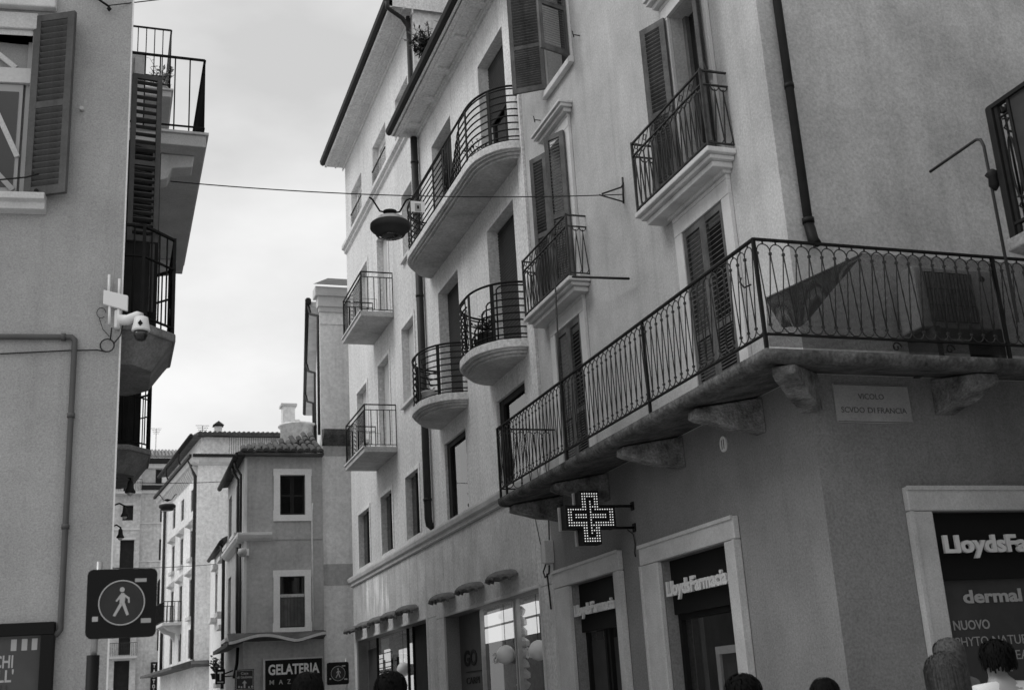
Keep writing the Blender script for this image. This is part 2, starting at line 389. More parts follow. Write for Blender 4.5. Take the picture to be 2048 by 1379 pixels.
for a in (10.66, 12.16): g.box(a, a+0.06, -0.189, -0.13, 0.5, 2.42)
g.box(10.72, 12.16, -0.189, -0.135, 2.36, 2.42); g.build('window_frame', 'sign_black', A)
d = MB(FA); d.box(13.51, 15.02, -0.22, -0.20, 0.02, 2.42); dd = d.build('door_glass', 'glass_shop', A)
for a in (13.51, 13.72, 14.22, 14.34, 14.96): MB(FA).box(a, a+0.055, -0.198, -0.14, 0.02, 2.42).build('door_stile', 'sign_black', dd)
for a, b_ in ((13.78, 14.2), (14.42, 14.94)):
    MB(FA).box(a, b_, -0.199, -0.185, 0.1, 2.3).build('door_panel', 'poster_mid', dd)
b = MB(FA); b.box(10.3, 12.6, -2.2, -2.0, 0.3, 3.2); b.box(13.2, 15.3, -2.2, -2.0, 0, 3.2); b.build('shop_back_wall', 'interior', A)
# alley window: poster glass
p = MB(FV).box(7.09, 9.39, -0.12, -0.10, 0.5, 2.42).build('poster', 'poster_mid', A)
text('lettering', 'dermal', 'letter_grey', p, FV, 7.39, -0.096, 2.215, 0.66, 0.115, 0.004, 0.035)
text('lettering', 'NUOVO', 'letter_dim', p, FV, 7.235, -0.096, 1.98, 0.40, 0.085, 0.004, 0.018)
words('lettering', [('PHYTO', 7.235, 0.355), ('NATUR', 7.64, 0.39)], 'letter_dim', p, FV, -0.096, 1.835, 0.085, 0.004, 0.0)
words('lettering', [('IN', 7.53, 0.10), ('CREA', 7.69, 0.32)], 'letter_dim', p, FV, -0.096, 1.70, 0.085, 0.004, 0.0)
text('lettering', 'nova', 'letter_dim', p, FV, 7.66, -0.096, 1.60, 0.14, 0.05, 0.004, 0.01)

# surrounds and shutters of the upper windows
def moulded(fr, a, b_, prof, name, m_, parent, ret=True):
    mb = MB(fr)
    for (e, w, z0, z1) in prof: mb.box(a-e, b_+e, 0.002, w, z0, z1)
    return mb.build(name, m_, parent, 0.008)
def casing(fr, a, b_, z0, z1, wd=0.17, w=0.05, parent=A, m_='stone_trim'):
    for x0, x1 in ((a-wd, a), (b_, b_+wd)):
        j = MB(fr).box(x0, x1, 0.002, w, z0, z1).build('casing', m_, parent, 0.006)
    MB(fr).box(a-wd, b_+wd, 0.003, w+0.004, z1, z1+wd).build('casing_head', m_, parent, 0.006)
casing(FA, 9.95, 10.87, 4.3, 6.48); casing(FA, 13.95, 14.9, 4.3, 6.56)
for (a, b_, zt) in ((9.95, 10.87, 6.48), (13.95, 14.9, 6.56)):
    base = zt+0.17
    moulded(FA, a-0.17, b_+0.17, [(0.0, 0.06, base, base+0.05), (0.03, 0.10, base+0.05, base+0.10), (0.07, 0.15, base+0.10, base+0.155), (0.10, 0.19, base+0.155, base+0.20)], 'cornice', 'stone_trim', A)
SH = leaf_mesh('closed_leaf', 0.46, 2.16, 22, 21, 0.42, stile=0.07)
for (a, zb) in ((9.955, 4.31), (10.412, 4.31), (13.955, 4.38), (14.425, 4.38)):
    o = link('shutter', SH, 'wood_shutter', A, place(FA, a, -0.005, zb, 1, 0))
# second-floor french doors, leaves folded half open
SH2 = leaf_mesh('open_leaf', 0.37, 2.1, 22, 21, 0.45, stile=0.075)
SH2r = leaf_mesh('open_leaf', 0.37, 2.1, 22, 21, 0.45, stile=0.075, tilt=-38)
SH3r = leaf_mesh('open_leaf', 0.35, 2.27, 24, 23, 0.45, stile=0.075, tilt=-38)
SH3 = leaf_mesh('open_leaf', 0.35, 2.27, 24, 23, 0.45, stile=0.075)
for (u, w, ang, me, z) in ((10.68, 0.06, 24, SH2r, 6.99), (9.95, 0.06, 142, SH2, 6.99), (14.64, 0.06, 22, SH3r, 7.02), (13.93, 0.06, 30, SH3, 7.02)):
    link('shutter', me, 'wood_shutter', A, place(FA, u, w, z, math.cos(R(ang)), math.sin(R(ang))))
for (a, b_, z0, z1) in ((9.95, 10.66, 6.98, 9.1), (13.95, 14.62, 7.0, 9.3)):
    casing(FA, a, b_, z0, z1, 0.15)
    moulded(FA, a-0.15, b_+0.15, [(0, 0.06, z1+0.15, z1+0.2), (0.05, 0.12, z1+0.2, z1+0.26), (0.09, 0.18, z1+0.26, z1+0.31), (0.11, 0.21, z1+0.31, z1+0.35)], 'hood', 'stone_trim', A)
    gl = MB(FA); gl.box(a, b_, -0.21, -0.2, z0, z1); gw = gl.build('window_glass', 'glass_dark', A)
    fm = MB(FA)
    for x in (a, (a+b_)/2-0.05, b_-0.07): fm.box(x, x+0.09, -0.2, -0.15, z0, z1)
    fm.build('window_frame', 'wood_shutter', gw)
# third-floor window: one leaf swung out into the street, one folded against the wall
SH4 = leaf_mesh('window_leaf', 0.52, 1.68, 17, 17, 0.45, stile=0.065)
link('shutter', leaf_mesh('window_leaf', 0.52, 1.68, 17, 17, 0.45, stile=0.065, tilt=-50), 'wood_shutter', A, place(FA, 14.52, 0.03, 10.27, 0.55, 0.83))
link('shutter', SH4, 'wood_shutter', A, place(FA, 13.6, 0.03, 10.27, -0.28, 0.96))
casing(FA, 13.62, 14.5, 10.25, 11.95, 0.1, 0.04)
MB(FA).box(13.5, 14.64, 0.002, 0.08, 10.15, 10.245).build('window_sill', 'stone_trim', A, 0.01)
for u, z in ((13.25, 10.42), (14.95, 9.98)):
    MB(FA).tube([(u, 0, z), (u, 0.1, z), (u+0.02, 0.1, z+0.07), (u-0.02, 0.1, z-0.05)], 0.008, 5).build('shutter_stay', 'iron', A)

# ---- long balcony
slab = MB(FA)
prof = [(0.0, 4.09), (0.82, 4.12), (0.87, 4.14), (0.90, 4.18), (0.90, 4.27), (0.0, 4.27)]
outl = [(15.3, 0.0), (15.3, 0.90), (8.10, 0.90)]
# street run and alley run as one stone slab
def slabring(offs, z): return [(6.0-offs, 15.3), (6.0-offs, 8.9-offs*0.89), (11.0, 8.9-offs*0.89), (11.0, 9.05), (6.15, 9.05), (6.15, 15.3)]
s2 = MB(); layers = [(0.02, 4.30), (0.80, 4.165), (0.875, 4.175), (0.90, 4.205), (0.90, 4.27), (0.02, 4.41)]
N = 6
def subdiv(ring):
    o_ = []
    for i in range(len(ring)):
        p, q = Vector(ring[i]), Vector(ring[(i+1) % len(ring)]); n_ = {0: 56, 1: 44}.get(i, 1)
        o_ += [p+(q-p)*t/n_ for t in range(n_)]
    return o_
rings = []
def i_street(q): return q.y > 8.3
for li, (of, z) in enumerate(layers):
    rg = subdiv(slabring(of, z)); rr = []
    for q in rg:
        j = (mnoise.noise(Vector((q.x*2.1, q.y*2.1, 0.3)))*0.016 + mnoise.noise(Vector((q.x*7, q.y*7, li*0.1)))*0.010) if 0 < li < 5 else 0
        rr.append((q.x+(j if i_street(q) else 0), q.y+(0 if i_street(q) else j), z+(j*0.9 if li < 4 else j*0.35)))
    rings.append(rr)
nn = len(rings[0])
for r_ in rings: s2.v += r_
for i in range(len(rings)-1):
    for j in range(nn): s2.f.append([i*nn+j, i*nn+(j+1) % nn, (i+1)*nn+(j+1) % nn, (i+1)*nn+j]); s2.sm.append(i in (1, 2, 3))
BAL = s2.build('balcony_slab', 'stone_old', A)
# stone consoles
def console(fr, u, th=0.17, d=0.78, h=0.42, seed=0):
    mb = MB(fr); poly = [(0, 4.285), (d, 4.165), (d+0.012, 4.08), (d-0.06, 4.05), (d*0.75, 4.03), (d*0.5, 3.985), (d*0.25, 3.97), (0, 3.94)]
    rnd = random.Random(seed); mb.prism([(w+rnd.uniform(-.005, .005)*(w > 0), z+rnd.uniform(-.006, .006)) for w, z in poly], u-th/2, u+th/2, 'u')
    return mb.build('console', 'stone_bracket', BAL, 0.015)
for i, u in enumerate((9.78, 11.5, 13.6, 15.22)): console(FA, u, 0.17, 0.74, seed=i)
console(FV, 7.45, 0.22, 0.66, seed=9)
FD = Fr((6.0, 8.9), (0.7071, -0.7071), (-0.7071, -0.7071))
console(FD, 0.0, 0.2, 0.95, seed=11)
# railing: hoops with pointed feet between the rails
zb, zt = 4.40, 5.24; pitch = 0.128
def hoop_mesh():
    mb = MB(); r = 0.0058; top = zt-0.03; rad = pitch/2
    hoop = [(pitch/3, 0, zb+0.085)] + [(0, 0, top-rad-0.01)] + [(rad-rad*math.cos(math.pi*i/8), 0, top-rad+rad*math.sin(math.pi*i/8)) for i in range(9)] + [(pitch, 0, top-rad-0.01), (pitch/3, 0, zb+0.085)]
    mb.tube(hoop, r, 5)
    mb.tube([(pitch/3+pitch/2-pitch/2*math.cos(math.pi*i/8), 0, zb+0.085-0.07*math.sin(math.pi*i/8)) for i in range(9)], r, 5)
    mb.tube([(pitch/2, 0, top-0.004), (pitch/2, 0, zt)], 0.008, 5)
    mb.box(-0.011, 0.011, -0.011, 0.011, top-rad-0.035, top-rad-0.012); mb.box(pitch/3-0.011, pitch/3+0.011, -0.011, 0.011, zb+0.075, zb+0.095)
    return mb.mesh('hoop')
HM = hoop_mesh()
FR = Fr((5.13, 0), (0, 1), (-1, 0)); FRV = Fr((0, 8.125), (1, 0), (0, -1))
n_ = int((15.22-8.16)/pitch)
for i in range(n_): link('baluster', HM, 'iron_worn', BAL, place(FR, 15.22-0.01-i*pitch, 0, 0, -1, 0))
for i in range(int((8.95-5.13)/pitch)): link('baluster', HM, 'iron_worn', BAL, place(FRV, 5.15+i*pitch, 0, 0, 1, 0))
for (fr, a, b_) in ((FR, 8.125, 15.25), (FRV, 5.13, 9.2)):
    MB(fr).flat([(a, 0, zt+0.008), (b_, 0, zt+0.008)], 0.036, 0.018).build('handrail', 'iron', BAL)
    MB(fr).flat([(a, 0, zb), (b_, 0, zb)], 0.03, 0.014).build('bottom_rail', 'iron', BAL)
for (fr, us) in ((FR, (8.13, 10.4, 12.72, 14.98, 15.25)), (FRV, (7.62,))):
    for u in us: MB(fr).box(u-0.014, u+0.014, -0.014, 0.014, 4.26, zt+0.02).build('post', 'iron', BAL)
# end return of the railing to the wall
FE = Fr((5.13, 15.25), (1, 0), (0, 1))
for i in range(6): link('baluster', HM, 'iron_worn', BAL, place(FE, 0.02+i*pitch, 0, 0, 1, 0))
MB(FE).flat([(0, 0, zt+0.008), (0.86, 0, zt+0.008)], 0.036, 0.018).build('handrail', 'iron', BAL)
MB(FE).flat([(0, 0, zb), (0.86, 0, zb)], 0.03, 0.014).build('bottom_rail', 'iron', BAL)
for x in (6.42, 6.98):
    sc = MB(FRV); sc.tube([(x+0.05*math.cos(t/3)*(1-t/26), 0, 4.335+0.05*math.sin(t/3)*(1-t/26)) for t in range(22)], 0.007, 5); sc.build('scroll', 'iron', BAL)
sc = MB(FR); sc.tube([(8.36, 0.02, 4.98), (8.34, 0.05, 4.93), (8.28, 0.05, 4.86), (8.2, 0.03, 4.86)], 0.008, 5); sc.build('flag_hook', 'iron', BAL)

# ---- the two small second-floor balconies
def small_balcony(a, b_, zs, d, seed):
    sl_ = MB(FA); sl_.box(a, b_, 0.003, d, zs-0.06, zs); o = sl_.build('balcony_slab', 'stone_trim', A, 0.012)
    for (e, w0, z0, z1) in ((0.05, d-0.05, zs-0.11, zs-0.062), (0.10, d-0.1, zs-0.176, zs-0.112)):
        MB(FA).box(a+e, b_-e, 0.004, w0, z0, z1).build('slab_moulding', 'stone_trim', o, 0.01)
    z0, z1, zm = zs+0.05, zs+0.88, zs+0.72
    w = d-0.035; a1, b1 = a+0.03, b_-0.03; n = max(6, int((b1-a1)/0.115)); p = (b1-a1)/n
    mb = MB(); r = 0.0085
    mb.tube([(0, 0, z0), (p/2, 0, zm-0.09), (p/2, 0, zm-0.04)], r, 4)
    mb.tube([(p, 0, z0), (p/2, 0, zm-0.09)], r, 4)
    mb.tube([(p/2-p/2*math.cos(math.pi*i/6), 0, zm-0.005-0.055*math.sin(math.pi*i/6)) for i in range(7)], r, 4)
    mb.tube([(0, 0, z0+0.06), (p*0.25, 0, z0+0.02), (p/2, 0, z0)], r, 4)
    me = mb.mesh('baluster')
    for i in range(n): link('baluster', me, 'iron_worn', o, place(FA, b1-i*p, w, 0, -1, 0))
    for s_, u in ((0, a1), (1, b1)):
        for i in range(2): link('baluster', me, 'iron_worn', o, place(FA, u, 0.005+i*min(p, 0.1), 0, 0, 1) @ Matrix.Diagonal((min(p, 0.1)/p, 1, 1, 1)))
    path = lambda z: [(a1, 0, z), (a1, w, z), (b1, w, z), (b1, 0, z)]
    for z, t in ((z0, 0.012), (zm, 0.012), (z1, 0.016)):
        pp = path(z)
        for q0, q1 in zip(pp, pp[1:]): MB(FA).flat([q0, q1], 0.028, t).build('rail', 'iron_worn', o)
    fz = MB(FA)
    for i in range(n//2):
        x0 = b1-2*i*p; fz.tube([(x0, w, zm), (x0-p, w, z1)], 0.005, 4); fz.tube([(x0-p, w, zm), (x0-p*2, w, z1)], 0.005, 4)
        fz.tube([(x0-p+0.035*math.cos(t*0.8), w, (zm+z1)/2+0.035*math.sin(t*0.8)) for t in range(8)], 0.005, 4, closed=True)
    fz.build('frieze', 'iron_worn', o)
    for u in (a1, b1): MB(FA).box(u-0.013, u+0.013, w-0.013, w+0.013, zs, z1+0.02).build('post', 'iron_worn', o)
    return o
small_balcony(9.6, 11.4, 6.91, 0.34, 1)
o2 = small_balcony(13.55, 15.4, 6.95, 0.32, 2)
# clothes pole left lying on the far balcony and hanging down from it
MB(FA).tube([(13.35, 0.35, 6.85), (12.2, 0.10, 6.42)], 0.016, 6).build('washing_pole', 'iron', o2)
MB(FA).tube([(13.95, 0.36, 7.0), (13.98, 0.39, 5.2)], 0.012, 6).build('washing_pole', 'iron_worn', o2)
# downpipe at the corner
dp = MB(FV); dp.tube([(6.2, 0.07, 16.4), (6.2, 0.07, 5.8)], 0.044, 12); pi_ = dp.build('downpipe', 'pipe', A)
q = MB(FV); q.tube([(6.2, 0.07, 5.82), (6.2, 0.07, 5.77)], 0.058, 12); q.build('pipe_collar', 'iron', pi_)
q = MB(FV); q.tube([(6.2, 0.07, 5.77), (6.21, 0.09, 5.6), (6.21, 0.15, 5.53)], [0.05, 0.052, 0.04], 10); q.build('pipe_shoe', 'iron', pi_)
for z in (7.2, 9.6, 12): q = MB(FV); q.tube([(6.2, 0.07, z), (6.2, 0.07, z+0.05)], 0.05, 12); q.build('pipe_clip', 'iron', pi_)
# ================================================================ building with curved balconies (B) and taller building behind it (C)
B = thing('curved_balcony_building', (6, 15.7, 0), 'pale apartment building with rounded concrete balconies next to the corner building', 'building')
Cb = thing('tall_apartment_building', (6, 22.1, 0), 'tall pale apartment building with deep eaves and box balconies at street end', 'building')
BW = [(16.4, 17.8), (19.62, 21.02)]
holes = [(a, b_, z0, z1, .26 if z0 > 5 else .12) for a, b_ in BW for z0, z1 in ((10.04, 12.5), (6.88, 9.32), (4.78, 6.3))]
b = MB(FA); wall(b, 15.7, 22.1, 4.6, 13.3, holes); b.build('wall', 'plaster_pale', B)
MB(FA).box(15.705, 15.95, 0.003, 0.045, 4.7, 13.24).build('pilaster', 'plaster_pale', B)
# roller blinds, frames and glass in the deep openings
def roller(mb_par, fr, a, b_, z0, z1, w, name='roller_blind', m_='roller', pitch_=0.055):
    mb = MB(fr); n = int((z1-z0)/pitch_)
    for i in range(n):
        z = z0+i*(z1-z0)/n; h = (z1-z0)/n
        mb.prism([(w-0.02, z), (w, z+0.004), (w+0.008, z+h*0.5), (w, z+h-0.004), (w-0.02, z+h)], a, b_, 'u')
    return mb.build(name, m_, mb_par)
for i, (a, b_) in enumerate(BW):
    # third floor: half lowered blind over a dark door
    roller(B, FA, a, b_, 11.35 if i == 0 else 11.0, 12.5, -0.20)
    g = MB(FA).box(a, b_, -0.27, -0.255, 10.04, 12.5).build('window_glass', 'glass_dark', B)
    f_ = MB(FA)
    for x in (a, (a+b_)/2-0.05, b_-0.09): f_.box(x, x+0.09, -0.254, -0.225, 10.04, 12.5)
    f_.build('window_frame', 'wood_dark', g)
    roller(B, FA, a, b_, 6.9, 9.32, -0.20)
    g = MB(FA).box(a, b_, -0.115, -0.10, 4.78, 6.3).build('window_glass', 'glass_upper', B)
    f_ = MB(FA); f_.box(a, a+0.07, -0.099, -0.05, 4.78, 6.3); f_.box(b_-0.2, b_, -0.099, -0.05, 4.78, 6.3); f_.box(a, b_, -0.0985, -0.055, 6.2, 6.3); f_.box(a+0.06, b_-0.19, -0.0985, -0.06, 4.78, 4.86)
    f_.build('window_frame', 'wood_dark', g)
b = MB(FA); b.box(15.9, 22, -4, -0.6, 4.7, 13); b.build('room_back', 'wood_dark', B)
# eave with coffers and gutter
e = MB(FA)
wall_us = [15.72, 16.0] ; cof = []
u = 15.95
while u < 21.9: cof.append((u, u+0.95)); u += 1.15
zs = 13.25
def soffit(mb, u0, u1, w0, w1, z, panels, wp0, wp1, rec):
    us = sorted({u0, u1, *[x for p in panels for x in p]}); ws = [w0, wp0, wp1, w1]
    for x0, x1 in zip(us, us[1:]):
        for y0, y1 in zip(ws, ws[1:]):
            inside = y0 == wp0 and any(p[0] <= (x0+x1)/2 <= p[1] for p in panels); zz = z+(rec if inside else 0)
            mb.face([mb.fr.p(x0, y0, zz), mb.fr.p(x1, y0, zz), mb.fr.p(x1, y1, zz), mb.fr.p(x0, y1, zz)])
    for p0, p1 in panels:
        for q in (((p0, wp0), (p1, wp0)), ((p0, wp1), (p1, wp1)), ((p0, wp0), (p0, wp1)), ((p1, wp0), (p1, wp1))):
            (x0, y0), (x1, y1) = q; mb.face([mb.fr.p(x0, y0, z), mb.fr.p(x1, y1, z), mb.fr.p(x1, y1, z+rec), mb.fr.p(x0, y0, z+rec)])
soffit(e, 15.7, 22.15, 0.0, 0.52, zs, [(p0, min(p1, 22.0)) for p0, p1 in cof], 0.09, 0.33, 0.05)
e.box(15.7, 22.15, 0.50, 0.56, zs-0.0, zs+0.14); e.box(15.7, 22.15, 0.003, 0.05, zs-0.06, zs-0.002); e.box(15.7, 22.15, 0.36, 0.40, zs-0.02, zs+0.0)
ev = e.build('eave', 'plaster_pale', B)
q = MB(FA); q.prism([(0.56, zs+0.04), (0.60, zs+0.03), (0.65, zs+0.06), (0.67, zs+0.13), (0.67, zs+0.15), (0.56, zs+0.15)], 15.7, 22.2, 'u'); q.build('gutter', 'gutter', ev)
q = MB(FA); q.prism([(-4, zs+1.3), (0.62, zs+0.16), (0.62, zs+0.2), (-4, zs+1.36)], 15.72, 22.18, 'u'); q.build('roof', 'tile', B)
# curved balconies
def plan(a, b_, d, r, inset=0.0, n=9):
    """plan outline (u,w) from the wall at the near end round to the wall at the far end"""
    a += inset; b_ -= inset; d -= inset; r = min(r, d+0.4, (b_-a)/2)-inset*0.5; ry = min(r, d)
    p = [(a, 0.0)]
    p += [(a+r-r*math.cos(R(t*90/n)), d-ry+ry*math.sin(R(t*90/n))) for t in range(n+1)]
    p += [(b_-r+r*math.sin(R(t*90/n)), d-ry+ry*math.cos(R(t*90/n))) for t in range(n+1)]
    p += [(b_, 0.0)]
    return p
def curved_balcony(a, b_, z, d, r, bars, rail_h, style):
    o = MB(FA).prism(plan(a, b_, d, r), z-0.13, z, 'z').build('balcony_slab', 'plaster_pale', B, 0.01)
    for ins, z0, z1 in ((0.035, z-0.165, z-0.13), (0.075, z-0.21, z-0.166), (0.12, z-0.25, z-0.211)):
        MB(FA).prism(plan(a, b_, d, r, ins), z0, z1, 'z').build('slab_moulding', 'concrete_slab', o)
    pl = plan(a, b_, d, r, 0.04, 10)
    L = [0]
    for q0, q1 in zip(pl, pl[1:]): L.append(L[-1]+math.hypot(q1[0]-q0[0], q1[1]-q0[1]))
    tot = L[-1]
    def at(s):
        s = max(0, min(tot, s))
        for i in range(len(pl)-1):
            if L[i+1] >= s:
                t = (s-L[i])/max(1e-6, L[i+1]-L[i]); return (pl[i][0]+(pl[i+1][0]-pl[i][0])*t, pl[i][1]+(pl[i+1][1]-pl[i][1])*t)
        return pl[-1]
    def run(s0, s1, zz, step=0.07):
        n = max(1, int(abs(s1-s0)/step)); return [(*at(s0+(s1-s0)*i/n), zz) for i in range(n+1)]
    posts = style['posts']
    for s_ in posts:
        u_, w_ = at(s_*tot); q = at(s_*tot+0.03); dx, dy = q[0]-u_, q[1]-w_
        MB(FA).flat([(u_, w_, z), (u_, w_, z+rail_h)], 0.06, 0.018, up=FA.h*(-dy)+FA.n*dx).build('post', 'iron', o)
    zs_ = [z+0.09+(rail_h-0.14)*i/(bars-1) for i in range(bars)]
    s_end = style['plain']*tot
    for i, zz in enumerate(zs_):
        # bars run plain from the wall, then every second one bends down into the next
        sE = s_end-0.10*i if style['mode'] == 'down' else s_end-0.06*(bars-i)
        p = run(0, sE, zz)
        if style['mode'] == 'down':
            p += [(*at(sE+0.05), zz-0.012), (*at(sE+0.09), zz-0.05)] + [(*at(sE+0.10), z+0.04)]
        elif i > 0:
            p += [(*at(sE+0.04), zz+0.01), (*at(sE+0.07), zz+0.05), (*at(sE+0.075), zs_[min(i+1, bars-1)]-0.02)]
        MB(FA).tube(p, 0.0135, 6).build('rail_bar', 'iron', o)
        s2_ = s_end+0.16+0.1*(i % 3)
        if style['mode'] == 'down' and tot-s2_ > 1.5:
            p = [(*at(s2_-0.02), z+0.05), (*at(s2_), zz-0.06), (*at(s2_+0.03), zz-0.015), (*at(s2_+0.08), zz)] + run(s2_+0.1, tot, zz)
            MB(FA).tube(p, 0.0135, 6).build('rail_bar', 'iron', o)
        else:
            p = run(s2_, tot, zz); MB(FA).tube(p, 0.0135, 6).build('rail_bar', 'iron', o)
    MB(FA).tube(run(0.0, tot, z+rail_h), 0.02, 6).build('handrail', 'iron', o)
    MB(FA).tube(run(0.0, tot, z+0.03), 0.009, 5).build('bottom_bar', 'iron', o)
    # scroll panel in the middle
    sm = s_end+0.12
    for k_ in range(4):
        zc = z+0.18+0.16*k_; sc = MB(FA)
        sc.tube([(*at(sm+0.10+0.07*math.cos(t*0.7)), zc+0.075*math.sin(t*0.7)) for t in range(8)], 0.009, 5); sc.build('scroll', 'iron', o)
    for s_ in (s_end+0.02, s_end+0.24):
        u_, w_ = at(s_); MB(FA).tube([(u_, w_, z), (u_, w_, z+rail_h)], 0.010, 5).build('upright', 'iron', o)
    return o
curved_balcony(15.74, 21.55, 10.04, 0.66, 0.95, 8, 0.98, dict(posts=(0.085, 0.20, 0.42, 0.53, 0.8), plain=0.36, mode='down'))
curved_balcony(16.1, 18.1, 6.88, 0.72, 0.85, 8, 0.93, dict(posts=(0.20, 0.42, 0.6, 0.8), plain=0.40, mode='down'))
curved_balcony(19.32, 21.32, 6.88, 0.72, 0.85, 8, 0.93, dict(posts=(0.20, 0.42, 0.6, 0.8), plain=0.42, mode='up'))

# ---- building C
CW1 = [(23.0, 24.1), (25.4, 26.5), (27.8, 29.1)]
holes = [(a, b_, 4.95, 6.25, .12) for a, b_ in CW1]
holes += [(25.3, 26.45, 7.1, 9.38, .17), (27.75, 28.95, 7.9, 9.36, .17), (22.95, 24.0, 7.8, 9.52, .17)]
holes += [(25.1, 26.2, 10.2, 12.5, .17), (27.35, 28.35, 11.0, 12.44, .17), (22.65, 23.6, 11.0, 12.5, .17)]
TW = [(22.75, 23.95), (25.0, 26.45), (27.85, 29.2)]
holes += [(a, b_, 13.9, 15.12, .2) for a, b_ in TW]
b = MB(FA); wall(b, 22.1, 30.0, 4.6, 16.35, holes)
b.box(22.12, 29.98, -6, -0.55, 4.7, 16.3)
b.build('wall', 'plaster_tall', Cb)
b = MB(FA); b.face([FA.p(22.1, 0, 13), FA.p(22.1, -5, 13), FA.p(22.1, -5, 17.2), FA.p(22.1, 0, 17.2)]); b.face([FA.p(30.0, 0, 0), FA.p(30.0, -5, 0), FA.p(30.0, -5, 17), FA.p(30.0, 0, 17)]); b.build('side_wall', 'plaster_tall', Cb)
for hh in holes:
    a, b_, z0, z1, dpt = hh
    top = z0 > 13.5
    if top:
        fm = MB(FA); e = 0.16
        fm.box(a, a+e, -dpt, -dpt+0.05, z0, z1); fm.box(b_-e, b_, -dpt, -dpt+0.05, z0, z1); fm.box(a+e, b_-e, -dpt, -dpt+0.048, z1-e, z1)
        fm.build('window_frame', 'plaster_tall', Cb)
        roller(Cb, FA, a+e, b_-e, z0, z1-e, -dpt+0.015, 'blind', 'plaster_strip', 0.08)
        rl = MB(FA); rl.flat([(a, 0.02, z0+0.55), (b_, 0.02, z0+0.55)], 0.03, 0.02); n = int((b_-a)/0.09)
        for i in range(n+1): rl.tube([(a+(b_-a)*i/n, 0.02, z0+0.04), (a+(b_-a)*i/n, 0.02, z0+0.55)], 0.006, 4)
        rl.flat([(a, 0.02, z0+0.05), (b_, 0.02, z0+0.05)], 0.02, 0.014); rl.build('window_railing', 'iron_worn', Cb)
    else:
        if z0 < 5: MB(FA).box(a, b_, -dpt-0.02, -dpt, z0, z1).build('window_glass', 'glass_dark', Cb)
        else: roller(Cb, FA, a, b_, z0, z1, -dpt+0.03, m_='stone_frame', pitch_=0.07)
        if z0 > 7.5 and not (25 < a < 25.5): MB(FA).box(a-0.08, b_+0.08, 0.002, 0.08, z0-0.07, z0-0.005).build('window_sill', 'stone_trim', Cb)
        fm = MB(FA); fm.box(a-0.09, a-0.004, 0.002, 0.02, z0, z1+0.09); fm.box(b_+0.004, b_+0.09, 0.002, 0.02, z0, z1+0.09); fm.box(a-0.004, b_+0.004, 0.002, 0.021, z1+0.004, z1+0.09); fm.build('window_casing', 'plaster_pale', Cb)
        if z0 < 5:
            fr_ = MB(FA); fr_.box(a, a+0.07, -dpt, -dpt+0.05, z0, z1); fr_.box((a+b_)/2-0.03, (a+b_)/2+0.03, -dpt, -dpt+0.05, z0, z1); fr_.build('window_frame', 'wood_dark', Cb)
# string courses
MB(FA).prism([(0.002, 13.62), (0.06, 13.66), (0.06, 13.72), (0.13, 13.76), (0.13, 13.86), (0.002, 13.88)], 22.1, 30.03, 'u').build('string_course', 'plaster_tall', Cb)
for par, u0, u1 in ((B, 15.95, 22.098), (Cb, 22.1, 30.12)):
    MB(FA).prism([(0.002, 4.58), (0.05, 4.6), (0.05, 4.66), (0.10, 4.69), (0.12, 4.76), (0.12, 4.80), (0.002, 4.84)], u0, u1, 'u').build('string_course', 'stone_trim', par)
# eave of C
e = MB(FA); zs2 = 16.35
e.face([FA.p(22.0, 0, zs2), FA.p(30.25, 0, zs2), FA.p(30.25, 0.52, zs2+0.02), FA.p(22.0, 0.52, zs2+0.02)])
e.box(22.0, 30.25, 0.2, 0.24, zs2-0.03, zs2+0.015); e.box(22.0, 30.25, 0.47, 0.53, zs2-0.03, zs2+0.16); e.box(22.0, 30.25, 0.003, 0.03, zs2-0.1, zs2-0.003)
e.face([FA.p(30.25, -4, zs2), FA.p(30.25, 0.53, zs2), FA.p(30.25, 0.53, zs2+0.16), FA.p(30.25, -4, zs2+1.3)])
e.face([FA.p(30.0, 0, zs2), FA.p(30.25, 0, zs2), FA.p(30.25, -4, zs2), FA.p(30.0, -4, zs2)])
e.face([FA.p(22.0, -4, zs2), FA.p(22.0, 0.53, zs2), FA.p(22.0, 0.53, zs2+0.2), FA.p(22.0, -4, zs2+1.4)])
ev = e.build('eave', 'plaster_pale', Cb)
MB(FA).prism([(0.53, zs2+0.05), (0.58, zs2+0.03), (0.64, zs2+0.07), (0.66, zs2+0.17), (0.53, zs2+0.17)], 22.0, 30.3, 'u').build('gutter', 'gutter', ev)
MB(FA).prism([(-4, zs2+1.3), (0.6, zs2+0.18), (0.6, zs2+0.22), (-4, zs2+1.36)], 22.02, 30.25, 'u').build('roof', 'tile', Cb)
